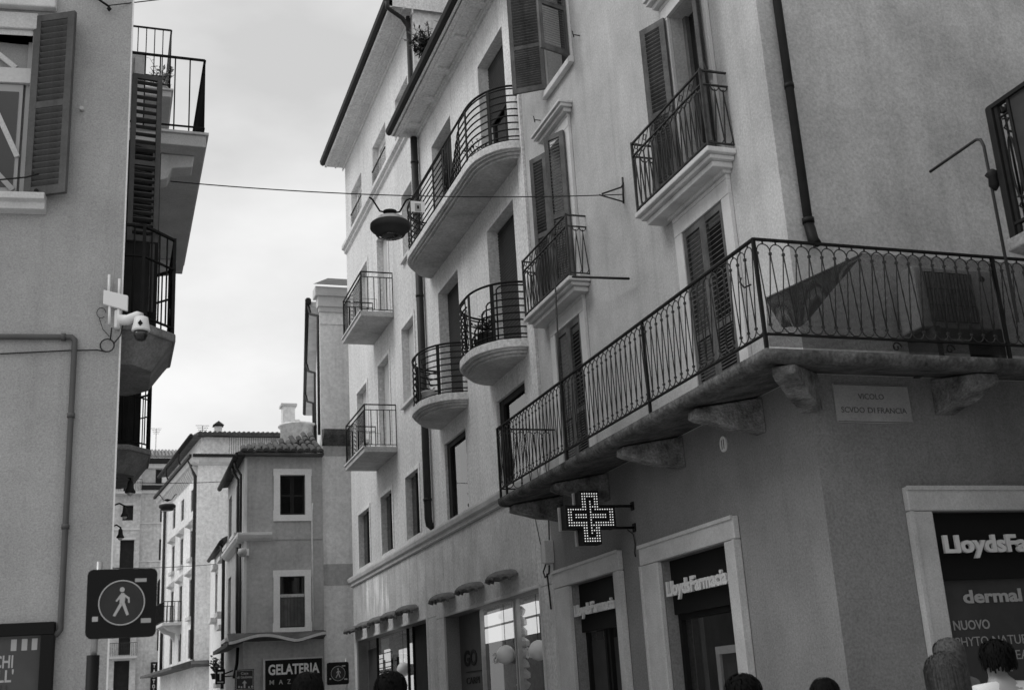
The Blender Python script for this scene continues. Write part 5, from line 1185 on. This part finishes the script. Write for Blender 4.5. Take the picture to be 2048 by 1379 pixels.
# pedestrian sign at the left
def ped_sign(fr, cx, cz, s, w, parent):
    r = 0.035*s/0.42; h = s/2
    def rr(hw, rad): 
        P_ = []
        for (sx, sy, a0) in ((1, 1, 0), (-1, 1, 90), (-1, -1, 180), (1, -1, 270)): P_ += [(cx+sx*(hw-rad)+rad*math.cos(R(a0+t)), cz+sy*(hw-rad)+rad*math.sin(R(a0+t))) for t in (0, 30, 60, 90)]
        return P_
    MB(fr).prism(rr(h, r), w, w+0.09, 'w').build('housing', 'sign_black', parent)
    k = s/0.42; w1 = w+0.0905
    MB(fr).prism([(cx+0.13*k*math.cos(R(t)), cz+0.13*k*math.sin(R(t))) for t in range(0, 360, 8)], w1, w1+0.002, 'w').build('disc', 'sign_dark', parent)
    MB(fr).tube([(cx+0.136*k*math.cos(R(t)), w1+0.003, cz+0.136*k*math.sin(R(t))) for t in range(0, 360, 8)], 0.0042*k, 5, closed=True).build('ring', 'letter_grey', parent)
    f = MB(fr); P_ = lambda x, z: (cx+x*k, cz+z*k)
    f.prism([P_(0.0+0.015*math.cos(R(t)), 0.081+0.0155*math.sin(R(t))) for t in range(0, 360, 24)], w1+0.002, w1+0.005, 'w')
    f.prism([P_(*q) for q in ((-0.006, 0.060), (0.013, 0.060), (0.02, 0.035), (0.017, 0.0), (0.008, -0.005), (-0.008, -0.005), (-0.014, 0.0), (-0.012, 0.03))], w1+0.002, w1+0.0052, 'w')
    for pts in (((-0.01, 0.052), (-0.038, 0.012), (-0.03, 0.006), (-0.004, 0.035)), ((0.008, 0.058), (0.046, 0.03), (0.048, -0.002), (0.037, -0.002), (0.036, 0.022), (0.012, 0.04)),
                ((-0.012, -0.002), (-0.051, -0.078), (-0.037, -0.084), (0.004, -0.012)), ((0.0, -0.006), (0.03, -0.08), (0.045, -0.074), (0.018, 0.0))):
        f.prism([P_(*q) for q in pts], w1+0.002, w1+0.0048, 'w')
    f.build('walking_figure', 'letter_grey', parent)
    for (x0, z0, x1, z1, m__) in ((0.075, 0.126, 0.145, 0.148, 'grey_plastic'), (-0.172, -0.11, -0.138, -0.08, 'letter_grey'), (0.118, -0.128, 0.178, -0.10, 'grey_plastic')):
        MB(fr).box(cx+x0*k, cx+x1*k, w1, w1+0.0015, cz+z0*k, cz+z1*k).build('sticker', m__, parent)
PS = thing('pedestrian_sign', (0.0, 8.05, 0), 'large black square pedestrian sign on a pole before the left building', 'traffic sign')
FPed = Fr((0, 8.0), (0.999, -0.03), (-0.03, -0.999))
ped_sign(FPed, 0.115, 2.345, 0.42, 0.0, PS)
q = MB(); q.tube([(-0.045, 8.06, 1.9), (-0.03, 8.06, 2.62)], 0.020, 10, local=False); q.build('pole', 'metal_grey', PS)
q = MB(); q.tube([(-0.05, 8.06, 0.0), (-0.045, 8.06, 2.04)], 0.040, 12, local=False); q.build('pole_sleeve', 'sign_black', PS)
for z in (2.22, 2.5): q = MB(); q.box(-0.07, 0.25, 8.03, 8.06, z, z+0.03); q.build('clamp', 'metal_grey', PS)
PS2 = thing('pedestrian_sign', (5.74, 30.2, 0), 'small distant black pedestrian sign beside the ice-cream shop sign', 'traffic sign')
ped_sign(Fr((0, 30.3), (1, 0), (0, -1)), 5.62, 2.50, 0.54, 0.0, PS2)
q = MB(); q.tube([(5.86, 30.38, 0), (5.86, 30.38, 2.85)], 0.04, 8, local=False); q.build('pole', 'metal_grey', PS2)
# poster case on the left wall
PC = thing('poster_case', (-1.2, 11.0, 0.9), 'black framed poster case with cut-off white lettering at lower left corner', 'poster case')
MB(FL).box(-2.3, -0.44, 0.004, 0.05, 0.85, 2.485).build('case_back', 'sign_black', PC)
for (a, b_, z0, z1) in ((-2.3, -0.44, 2.38, 2.486), (-0.545, -0.438, 0.85, 2.378), (-2.3, -2.2, 0.85, 2.378), (-2.198, -0.547, 0.85, 0.95)): MB(FL).box(a, b_, 0.05, 0.10, z0, z1).build('frame', 'sign_black', PC, 0.006)
ps_ = MB(FL).box(-2.198, -0.55, 0.051, 0.056, 0.955, 2.375).build('poster', 'poster_grey', PC)
for x in (-0.785, -0.70, -0.62): MB(FL).box(x, x+0.045, 0.0565, 0.058, 2.26, 2.355).build('white_bar', 'letter_grey', ps_)
text('lettering', 'CHI', 'letter_grey', ps_, FL, -0.915, 0.057, 2.125, 0.155, 0.105, 0.002, 0.02); text('lettering', "LL'", 'letter_grey', ps_, FL, -0.875, 0.057, 2.01, 0.125, 0.10, 0.002, 0.02); text('lettering', 'HILL', 'poster_mid', ps_, FL, -0.93, 0.057, 1.90, 0.16, 0.09, 0.002, 0.02)
# security camera, radio box and cables on the left corner
SC = thing('security_camera', (0.1, 10.9, 5.1), 'white dome security camera bracketed to the left corner', 'security camera')
MB(FL).box(-0.06, 0.0, 0.003, 0.08, 5.12, 5.30).build('wall_mount', 'white_plastic', SC, 0.015)
MB(FL).tube([(0.0, 0.06, 5.20), (0.07, 0.10, 5.19), (0.15, 0.14, 5.22), (0.185, 0.15, 5.20)], [0.055, 0.05, 0.042, 0.045], 10).build('arm', 'white_plastic', SC)
MB(FL).lathe((0.19, 0.15, 5.08), [(0.04, 0.125), (0.062, 0.115), (0.07, 0.06), (0.083, 0.0), (0.083, -0.012), (0.07, -0.02)], 20).build('hood', 'white_plastic', SC)
MB(FL).lathe((0.19, 0.15, 5.06), [(0.066, 0.0), (0.064, -0.04), (0.045, -0.078), (0.015, -0.092)], 18).build('dome', 'glass_dark', SC)
MB(FL).prism([(0.19, 5.15), (0.212, 5.12), (0.19, 5.09), (0.168, 5.12)], 0.215, 0.235, 'w').build('marking', 'sign_black', SC)
RB = thing('radio_box', (0.0, 10.9, 5.4), 'white radio box with four rod aerials on the left corner', 'antenna')
MB(FL).prism([(-0.16, 5.485), (0.06, 5.43), (0.06, 5.28), (-0.16, 5.345)], 0.06, 0.10, 'w').build('box', 'white_plastic', RB, 0.006)
for x, z0, z1 in ((-0.115, 5.42, 5.64), (-0.022, 5.40, 5.60), (-0.10, 5.15, 5.33), (-0.02, 5.13, 5.30)): MB(FL).tube([(x, 0.08, z0), (x-0.003, 0.08, z1)], 0.013, 8).build('aerial', 'white_plastic', RB)
MB(FL).tube([(-0.085, 0.05, 5.4), (-0.08, 0.05, 5.82)], 0.006, 5).build('whip', 'grey_plastic', RB)
CBt = MB(FL); CBt.tube([(-6, 0.02, 4.85), (-1.04, 0.02, 4.885), (-0.44, 0.03, 4.915), (-0.2, 0.03, 4.92), (-0.12, 0.04, 4.90)], 0.007, 5)
CBt.tube([(-0.115+0.062*math.cos(t*0.5), 0.035, 4.962+0.062*math.sin(t*0.5)) for t in range(14)], 0.007, 5); CBt.tube([(-0.09, 0.03, 5.02), (-0.08, 0.05, 5.13)], 0.007, 5); CBt.tube([(-0.06, 0.03, 4.98), (0.0, 0.06, 5.05), (0.02, 0.07, 5.15)], 0.006, 5)
CBt.tube([(-0.18+0.04*math.cos(t*0.5), 0.03, 5.28+0.05*math.sin(t*0.5)) for t in range(12)], 0.004, 4); CBt.tube([(-0.2, 0.03, 5.24), (-0.16, 0.03, 5.12), (-0.1, 0.03, 5.05)], 0.004, 4)
tag(CBt.build('cable_loop', 'cable'), 'thin black cable with a coiled loop below the radio box on left wall', 'cable')
# parlour sign, small signs at the far corner
GS = thing('gelateria_sign', (4.6, 30.9, 2.3), 'dark shop sign with white capital letters reading GELATERIA', 'shop sign')
MB(FG).box(3.91, 5.34, 0.03, 0.10, 2.0, 2.92).build('board', 'sign_black', GS)
fr_ = MB(FG); fr_.box(3.86, 3.909, 0.03, 0.12, 2.0, 2.96); fr_.box(3.909, 5.36, 0.03, 0.12, 2.921, 2.96); fr_.build('frame', 'stone_frame', GS)
text('lettering', 'GELATERIA', 'sign_white', GS, FG, 3.99, 0.101, 2.57, 1.28, 0.25, 0.004, 0.03); words('lettering', [('M', 4.02, 0.11), ('A', 4.25, 0.10), ('Z', 4.46, 0.085), ('Z', 4.65, 0.085)], 'letter_grey', GS, FG, 0.101, 2.33, 0.115, 0.004, 0.01)
CS = thing('direction_sign', (3.4, 30.6, 0), 'small dark direction sign reading Casa di Giulietta with an up arrow', 'direction sign')
FC = Fr((0, 30.6), (1, 0), (0, -1)); MB(FC).box(3.14, 3.60, 0.0, 0.03, 2.22, 2.72).build('panel', 'sign_dark', CS)
MB(FC).tube([(3.165, 0.034, 2.25), (3.575, 0.034, 2.25), (3.575, 0.034, 2.695), (3.165, 0.034, 2.695)], 0.009, 4, closed=True).build('border', 'letter_grey', CS)
text('lettering', 'Casa', 'letter_grey', CS, FC, 3.28, 0.031, 2.6, 0.18, 0.06, 0.003, 0.01); words('lettering', [('di', 3.19, 0.06), ('Giulietta', 3.275, 0.28)], 'letter_grey', CS, FC, 0.031, 2.51, 0.06, 0.003, 0.01)
MB(FC).prism([(3.37, 2.46), (3.43, 2.39), (3.39, 2.39), (3.39, 2.28), (3.35, 2.28), (3.35, 2.39), (3.31, 2.39)], 0.031, 0.034, 'w').build('arrow', 'letter_grey', CS)
for x, z in ((3.22, 2.31), (3.28, 2.30), (3.46, 2.29), (3.53, 2.30)): MB(FC).box(x, x+0.035, 0.031, 0.033, z-0.02, z+0.025).build('sticker', 'letter_grey', CS)
q = MB(); q.tube([(3.37, 30.64, 0), (3.37, 30.64, 2.3)], 0.03, 8, local=False); q.build('pole', 'metal_grey', CS)
TS = thing('tobacco_sign', (2.8, 31.5, 2.4), 'small black sign with white letter T at the far corner', 'shop sign')
FT = Fr((0, 31.4), (1, 0), (0, -1)); MB(FT).box(2.74, 2.97, 0.0, 0.1, 2.42, 2.78).build('panel', 'sign_black', TS); text('lettering', 'T', 'sign_white', TS, FT, 2.79, 0.101, 2.52, 0.13, 0.2, 0.004, 0.03); MB(FT).box(2.78, 2.93, 0.101, 0.104, 2.45, 2.48).build('line', 'letter_grey', TS); MB(FT).tube([(2.97, 0.05, 2.6), (3.38, 0.05, 2.6)], 0.015, 5).build('bracket', 'iron', TS)
MB(FT).tube([(3.2, 0.0, 2.55), (3.28, -0.1, 2.9), (3.3, -0.1, 3.3)], 0.04, 6).build('strut', 'iron', TS)
TT = thing('tattoo_sign', (2.8, 69.5, 3.6), 'tiny vertical dark sign with white letters at the far end of the street', 'shop sign')
MB(FE2).box(2.62, 2.97, 0.2, 0.4, 3.0, 4.75).build('panel', 'sign_black', TT)
for i, ch_ in enumerate('TATTOO'): text('lettering', ch_, 'sign_white', TT, FE2, 2.73, 0.401, 4.45-i*0.27, 0.14, 0.2, 0.004, 0.01)
SC2 = thing('security_camera', (3.35, 30.8, 5.58), 'small pale dome camera under the ledge of the ice-cream house', 'security camera')
MB(FG).box(3.36, 3.5, 0.003, 0.1, 5.55, 5.72).build('mount', 'white_plastic', SC2); MB(FG).lathe((3.32, 0.2, 5.6), [(0.03, 0.12), (0.1, 0.1), (0.12, 0.0), (0.1, -0.05), (0.05, -0.1)], 14).build('dome', 'grey_plastic', SC2)
# lanterns along the left row
def lantern(u, w, z, lab, s=1.0):
    o = thing('wall_lantern', FS.p(u, 0, z), lab, 'lantern', 'lanterns on the left row')
    MB(FS).tube([(u, 0, z+0.25*s), (u, w*0.6, z+0.32*s), (u, w, z+0.25*s), (u, w, z+0.2*s)], 0.014, 6).build('bracket', 'iron', o)
    MB(FS).lathe((u, w, z), [(0.03*s, 0.22*s), (0.05*s, 0.19*s), (0.06*s, 0.08*s), (0.1*s, 0.0), (0.095*s, -0.02*s)], 14).build('shade', 'sign_dark', o)
    MB(FS).lathe((u, w, z-0.03*s), [(0.06*s, 0.02*s), (0.055*s, -0.02*s), (0.02*s, -0.05*s)], 12).build('bulb', 'white_plastic', o)
lantern(6.3, 0.24, 4.74, 'dark bell-shaped lantern right under the far left balcony', 0.75)
lantern(9.4, 0.22, 4.9, 'upper of two bell lanterns below the left balconies', 0.65)
lantern(9.9, 0.17, 4.62, 'lower of two bell lanterns below the left balconies', 0.65)
# globes inside the shop
for i, (y, z, lab) in enumerate(((18.64, 2.32, 'white globe lamp in the middle of the near shop window'), (17.07, 2.30, 'white globe lamp at the right edge of the near shop window'), (25.67, 2.38, 'white globe lamp behind the far shop window'))):
    o = thing('globe_lamp', (5.9, y, z), lab, 'lamp', 'globe lamps in the shop windows')
    q = MB(FA); q.lathe((y, -0.2, z), [(0.02, 0.15)]+[(0.15*math.sin(R(t)), 0.15*math.cos(R(t))) for t in range(15, 180, 15)]+[(0.02, -0.15)], 20); q.build('globe', 'white_plastic', o)
    MB(FA).tube([(y, -0.2, z+0.15), (y, -0.2, 3.12 if i < 2 else 3.2)], 0.005, 4).build('stem', 'iron', o)
# easel frame in the pharmacy window
EF = thing('display_frame', (6.28, 11.0, 0.5), 'white framed display board leaning inside the pharmacy window', 'display board')
fb = MB(FA)
fb.box(10.78, 11.62, -0.29, -0.26, 0.5, 2.02); fb.build('board', 'poster_mid', EF)
for (a, b_, z0, z1) in ((10.78, 11.62, 1.95, 2.03), (10.70, 10.98, 0.5, 1.948), (11.54, 11.62, 0.5, 1.948)): MB(FA).box(a, b_, -0.27, -0.23, z0, z1).build('frame', 'stone_white' if a < 11.5 and z0 > 1 else 'stone_trim', EF)
for (x, z, r_) in ((11.2, 1.78, 12), (11.15, 1.62, 5)): MB(FA).box(x, x+0.24, -0.259, -0.254, z-0.06, z+0.07).build('sheet', 'poster_grey', EF)
# plants and pots
def plant(loc, label, mleaf, n, hgt, spread, pot=None, leaf=0.05, cat='plant', seed=0, name='potted_plant', droop=0.3, grp=None):
    rnd = random.Random(seed); o = thing(name, loc, label, cat, grp); x, y, z = loc; pz = 0
    if pot:
        r, h = pot[:2]; q = MB(); q.lathe((x, y, z), [(r*0.72, 0), (r, h*0.85), (r*1.1, h*0.86), (r*1.1, h), (r*0.9, h), (r*0.85, h*0.9)], 14); q.build('pot', pot[2], o); pz = h*0.9
    st = MB(); lv = MB()
    for i in range(n):
        a_ = rnd.uniform(0, 6.28); rr = spread*rnd.uniform(0.2, 1)**0.7; hh = hgt*rnd.uniform(0.45, 1)
        p0 = Vector((x, y, z+pz)); p2 = Vector((x+rr*math.cos(a_), y+rr*math.sin(a_), z+pz+hh*(1-droop*rr/max(spread, .01)*rnd.random()))); p1 = p0.lerp(p2, 0.5)+Vector((0, 0, hh*0.18))
        st.tube([p0, p1, p2], [0.006, 0.005, 0.003], 4, local=False)
        for k in range(7):
            t = 0.25+0.75*k/6; c_ = p0*(1-t)**2+p1*2*t*(1-t)+p2*t*t
            d = Vector((rnd.uniform(-1, 1), rnd.uniform(-1, 1), rnd.uniform(-0.5, 0.8))).normalized(); s_ = d.orthogonal().normalized()*leaf*0.3; e = d*leaf*rnd.uniform(0.7, 1.5)
            lv.face([c_, c_+e*0.5+s_, c_+e, c_+e*0.5-s_])
    st.build('stem', 'wood_dark', o); lv.build('foliage', mleaf, o); return o
plant((5.55, 19.3, 13.40), 'bushy plant growing out over the gutter of the curved balcony building', 'leaf', 95, 0.75, 0.42, None, 0.11, name='roof_shrub', cat='shrub', seed=2)
plant((5.6, 17.6, 13.45), 'thin shoot above the gutter, right of the bushy roof plant', 'leaf_pale', 8, 0.75, 0.15, None, 0.09, name='roof_shrub', cat='shrub', seed=5)
plant((5.62, 17.0, 10.05), 'spiky plant in a pot behind the top curved balcony railing', 'leaf', 14, 0.45, 0.3, (0.14, 0.18, 'pot'), 0.08, seed=3)
plant((5.55, 16.75, 6.89), 'leafy plant in a dark pot on the near lower curved balcony', 'leaf', 22, 0.35, 0.22, (0.13, 0.24, 'pot'), 0.07, seed=4)
plant((5.58, 17.15, 6.89), 'small potted plant left of the leafy one on the near lower curved balcony', 'leaf', 12, 0.2, 0.12, (0.11, 0.26, 'pot'), 0.05, seed=6)
plant((5.55, 20.3, 6.89), 'small plant in a pale pot on the far lower curved balcony', 'leaf', 8, 0.12, 0.1, (0.14, 0.24, 'pot_pale'), 0.05, seed=7)
plant((0.62, 19.25, 12.03), 'flowering plant on the highest left balcony', 'leaf_pale', 16, 0.6, 0.25, (0.12, 0.2, 'pot_pale'), 0.09, seed=8)
plant((2.9, 33.2, 2.6), 'hanging greenery at the corner by the tobacco sign', 'leaf', 16, 0.5, 0.2, (0.12, 0.15, 'pot'), 0.09, seed=9, name='hanging_plant')
q = MB(); q.tube([(2.9, 33.2, 2.65), (3.36, 33.2, 2.8)], 0.02, 5, local=False); tag(q.build('plant_bracket', 'iron'), 'iron wall arm holding the hanging greenery', 'bracket')

# ================================================================ people in the street (only heads and shoulders reach the picture)
def skin_mesh(name, verts, edges, m_, parent, lev=2):
    me = bpy.data.meshes.new(name); me.from_pydata([v[0] for v in verts], edges, []); o = bpy.data.objects.new(name+'_t', me); C.objects.link(o)
    s_ = o.modifiers.new('s', 'SKIN'); s_.use_smooth_shade = True
    sv = me.skin_vertices[0].data
    for i, v in enumerate(verts): sv[i].radius = v[1] if isinstance(v[1], tuple) else (v[1], v[1]); sv[i].use_root = (i == 0)
    sb = o.modifiers.new('sub', 'SUBSURF'); sb.levels = lev; sb.render_levels = lev
    dg = bpy.context.evaluated_depsgraph_get(); m2 = bpy.data.meshes.new_from_object(o.evaluated_get(dg)); bpy.data.objects.remove(o); bpy.data.meshes.remove(me)
    m2.name = name; m2.materials.clear()
    return link(name, m2, m_, parent)
def person(x, y, H, face, label, hair, shirt, trousers, style, seed=0, walk=0.12):
    P = thing('person', (x, y, 0), label, 'person', 'passers-by'); rnd = random.Random(seed)
    k = H/1.75; ca, sa = math.cos(face), math.sin(face)           # face: heading angle, 0 = +Y
    def T(px_, py_, pz_): return (x+(px_*ca-py_*sa)*k, y+(px_*sa+py_*ca)*k, pz_*k)
    J = {'pel': (0, 0, .95), 'bel': (0, .01, 1.1), 'chest': (0, .0, 1.28), 'upper': (0, -.01, 1.42), 'neck': (0, .0, 1.5), 'jaw': (0, .035, 1.575), 'head': (0, .01, 1.635), 'crown': (0, -.005, 1.68)}
    V = [(T(*J['pel']), .13*k), (T(*J['bel']), (.125*k, .105*k)), (T(*J['chest']), (.15*k, .115*k)), (T(*J['upper']), (.12*k, .085*k)), (T(*J['neck']), .055*k), (T(*J['jaw']), .062*k), (T(*J['head']), (.078*k, .088*k)), (T(*J['crown']), (.06*k, .068*k))]
    E_ = [(i, i+1) for i in range(7)]
    V.append((T(0, .115, 1.605), .013*k)); E_.append((6, 8))               # nose
    for s_ in (-1, 1): V.append((T(s_*.082, .005, 1.615), .014*k)); E_.append((6, len(V)-1))   # ears
    limbs = {}
    for s_ in (-1, 1):
        b0 = len(V); sw = s_*walk
        V += [(T(s_*.17, -.01, 1.41), .062*k), (T(s_*.22, -.03, 1.16), .045*k), (T(s_*.23, .05+sw*.6, .92), .034*k), (T(s_*.225, .075+sw*.6, .85), (.036*k, .02*k))]
        E_ += [(3, b0), (b0, b0+1), (b0+1, b0+2), (b0+2, b0+3)]
        for fi, (dx, ln) in enumerate(((-.03, .06), (-.012, .085), (.004, .092), (.02, .086), (.034, .068))):
            f0 = len(V); yy = .085+sw*.6
            if fi == 0: pts = [(s_*.225-s_*.04, yy+.02, .83), (s_*.225-s_*.045, yy+.035, .79)]
            else: pts = [(s_*.225+dx*.3, yy+dx*.8, .815-ln*.5), (s_*.225+dx*.2-s_*.012, yy+.012+dx*.8, .815-ln)]
            V += [(T(*pts[0]), .0095*k), (T(*pts[1]), .008*k)]; E_ += [(b0+3, f0), (f0, f0+1)]
        l0 = len(V); st_ = s_*walk
        V += [(T(s_*.09, 0, .88), .095*k), (T(s_*.1, st_*.6+.02, .5), .06*k), (T(s_*.1, st_, .1), .04*k), (T(s_*.105, st_-.03, .04), .04*k), (T(s_*.11, st_+.14, .03), .035*k)]
        E_ += [(0, l0), (l0, l0+1), (l0+1, l0+2), (l0+2, l0+3), (l0+3, l0+4)]; limbs[s_] = (b0, l0)
    body = skin_mesh('body', V, E_, 'skin', P)
    up_ = lambda i, g_: (V[i][0], tuple(r+g_*k for r in V[i][1]) if isinstance(V[i][1], tuple) else V[i][1]+g_*k)
    sv = [up_(0, .012), up_(1, .016), up_(2, .018), up_(3, .022)]; se = [(0, 1), (1, 2), (2, 3)]
    sv.append((T(0, 0, 1.475), .066*k)); se.append((3, 4))
    for s_ in (-1, 1):
        b0 = limbs[s_][0]; n0 = len(sv); sv += [up_(b0, .016), up_(b0+1, .016)]; mid = tuple((Vector(V[b0+1][0])*.3+Vector(V[b0+2][0])*.7)); sv.append((mid, .052*k)); se += [(3, n0), (n0, n0+1), (n0+1, n0+2)]
    skin_mesh('shirt', sv, se, shirt, P)
    tv = [up_(0, .02)]; te = []
    for s_ in (-1, 1):
        l0 = limbs[s_][1]; n0 = len(tv); tv += [up_(l0, .016), up_(l0+1, .02), up_(l0+2, .022)]; te += [(0, n0), (n0, n0+1), (n0+1, n0+2)]
    skin_mesh('trousers', tv, te, trousers, P)
    hb = MB()                                                     # shoes
    # hair: a shell of overlapping locks over the skull
    cx_, cy_, cz_ = 0, -.012, 1.645; loc = MB(); n = 1500 if style == 'long' else 1100
    vol = 1.2 if style == 'long' else 1.0; r0 = Vector((.087, .103, .089))*vol; ctr = Vector((cx_, cy_, cz_))
    for i in range(n):
        ph = rnd.uniform(0, 2*math.pi); th = math.acos(rnd.uniform(-0.35, 1))
        dv = Vector((math.sin(th)*math.cos(ph), math.sin(th)*math.sin(ph), math.cos(th)))
        if dv.y > 0.5 and dv.z < 0.4: continue
        ln = {'short': .075, 'long': .24, 'curly': .06}[style]*rnd.uniform(.6, 1.25); lift = rnd.uniform(1.01, 1.16 if style != 'curly' else 1.42)
        q = Vector(dv); pts = []; jit = Vector((rnd.gauss(0, .45), rnd.gauss(0, .45), 0))
        for k_ in range(5):
            pt = Vector((q.x*r0.x*lift, q.y*r0.y*lift, q.z*r0.z*lift))+ctr
            if k_ and q.z < -0.15: pt = Vector((pts[-1].x*1.0, pts[-1].y-.002, pts[-1].z-ln/4))
            pts.append(pt)
            fl = Vector((q.x*.25+rnd.uniform(-.6, .6)*(style == 'curly'), q.y*.25-.22, -1.0))+jit; fl = fl-q*fl.dot(q)
            if fl.length > 1e-4: q = (q+fl.normalized()*(ln/4)/.09).normalized()
        hw_ = rnd.uniform(.0015, .0035)*(2.2 if style == 'curly' else 1.3)
        for p_, q_ in zip(pts, pts[1:]):
            sd_ = (q_-p_).cross(p_-ctr)
            if sd_.length < 1e-7: continue
            sd_ = sd_.normalized()*hw_; loc.face([T(*w) for w in (p_-sd_, p_+sd_, q_+sd_*.9, q_-sd_*.9)], True)
    ring = []
    cap = MB(); nth, nph = 9, 18
    for a_ in range(nth+1):
        th = R(118)*a_/nth
        for b_ in range(nph):
            ph = 2*math.pi*b_/nph; dv = Vector((math.sin(th)*math.cos(ph), math.sin(th)*math.sin(ph), math.cos(th))); g_ = 1.0+.16*mnoise.noise(dv*2.6+Vector((seed*3.1, 0, 0)))+.06*mnoise.noise(dv*7+Vector((seed, 2, 0)))
            zz = dv.z if not (dv.y > .5 and dv.z < .45) else .45+(dv.z-.45)*.1
            cap.v.append(T(cx_+dv.x*.083*g_*vol, cy_+dv.y*(.099*g_)*vol, cz_+zz*.086*g_*vol))
    for a_ in range(nth):
        for b_ in range(nph): cap.f.append([a_*nph+b_, a_*nph+(b_+1) % nph, (a_+1)*nph+(b_+1) % nph, (a_+1)*nph+b_]); cap.sm.append(True)
    ho = cap.build('hair', hair, P); loc.build('hair_lock', hair, ho)
    ey = MB()
    for s_ in (-1, 1): q = T(s_*.032, .086, 1.63); ey.tube([(q[0], q[1], q[2]-.008), (q[0], q[1], q[2]), (q[0], q[1], q[2]+.008)], [.004, .011, .004], 6, local=False)
    ey.build('eyes', 'sign_black', P); mo = MB(); q0, q1 = T(-.024, .098, 1.555), T(.024, .098, 1.555); mo.tube([q0, T(0, .106, 1.556), q1], [.003, .006, .003], 5, local=False); mo.build('mouth', 'hair_mid', P)
    return P
person(4.08, 7.3, 1.685, 0.4, 'dark-haired person in front of the pharmacy window, only hair visible', 'hair_dark', 'cloth_black', 'cloth_grey', 'curly', 1)
person(4.2, 6.5, 1.645, -0.3, 'dark-haired person at the bottom edge below the alley corner', 'hair_dark', 'cloth_grey', 'cloth_black', 'short', 2)
person(2.18, 9.5, 1.88, 0.1, 'dark-haired person in front of the far shop window', 'hair_dark', 'cloth_grey', 'cloth_black', 'curly', 3)
person(1.30, 8.1, 1.885, 0.0, 'dark-haired person hiding the end of the ice-cream sign', 'hair_dark', 'cloth_black', 'cloth_grey', 'short', 4)
person(5.1, 6.5, 1.74, 0.5, 'woman with mid-length brown hair at the lower right corner', 'hair_mid', 'cloth_white', 'cloth_black', 'long', 5)
person(6.12, 7.2, 1.82, -0.2, 'person with tousled dark hair and white top at lower right corner', 'hair_dark', 'cloth_white', 'cloth_black', 'curly', 6)
person(6.02, 7.6, 1.88, 0.2, 'grey-haired person behind the two women at lower right', 'hair_grey', 'cloth_grey', 'cloth_grey', 'short', 7)
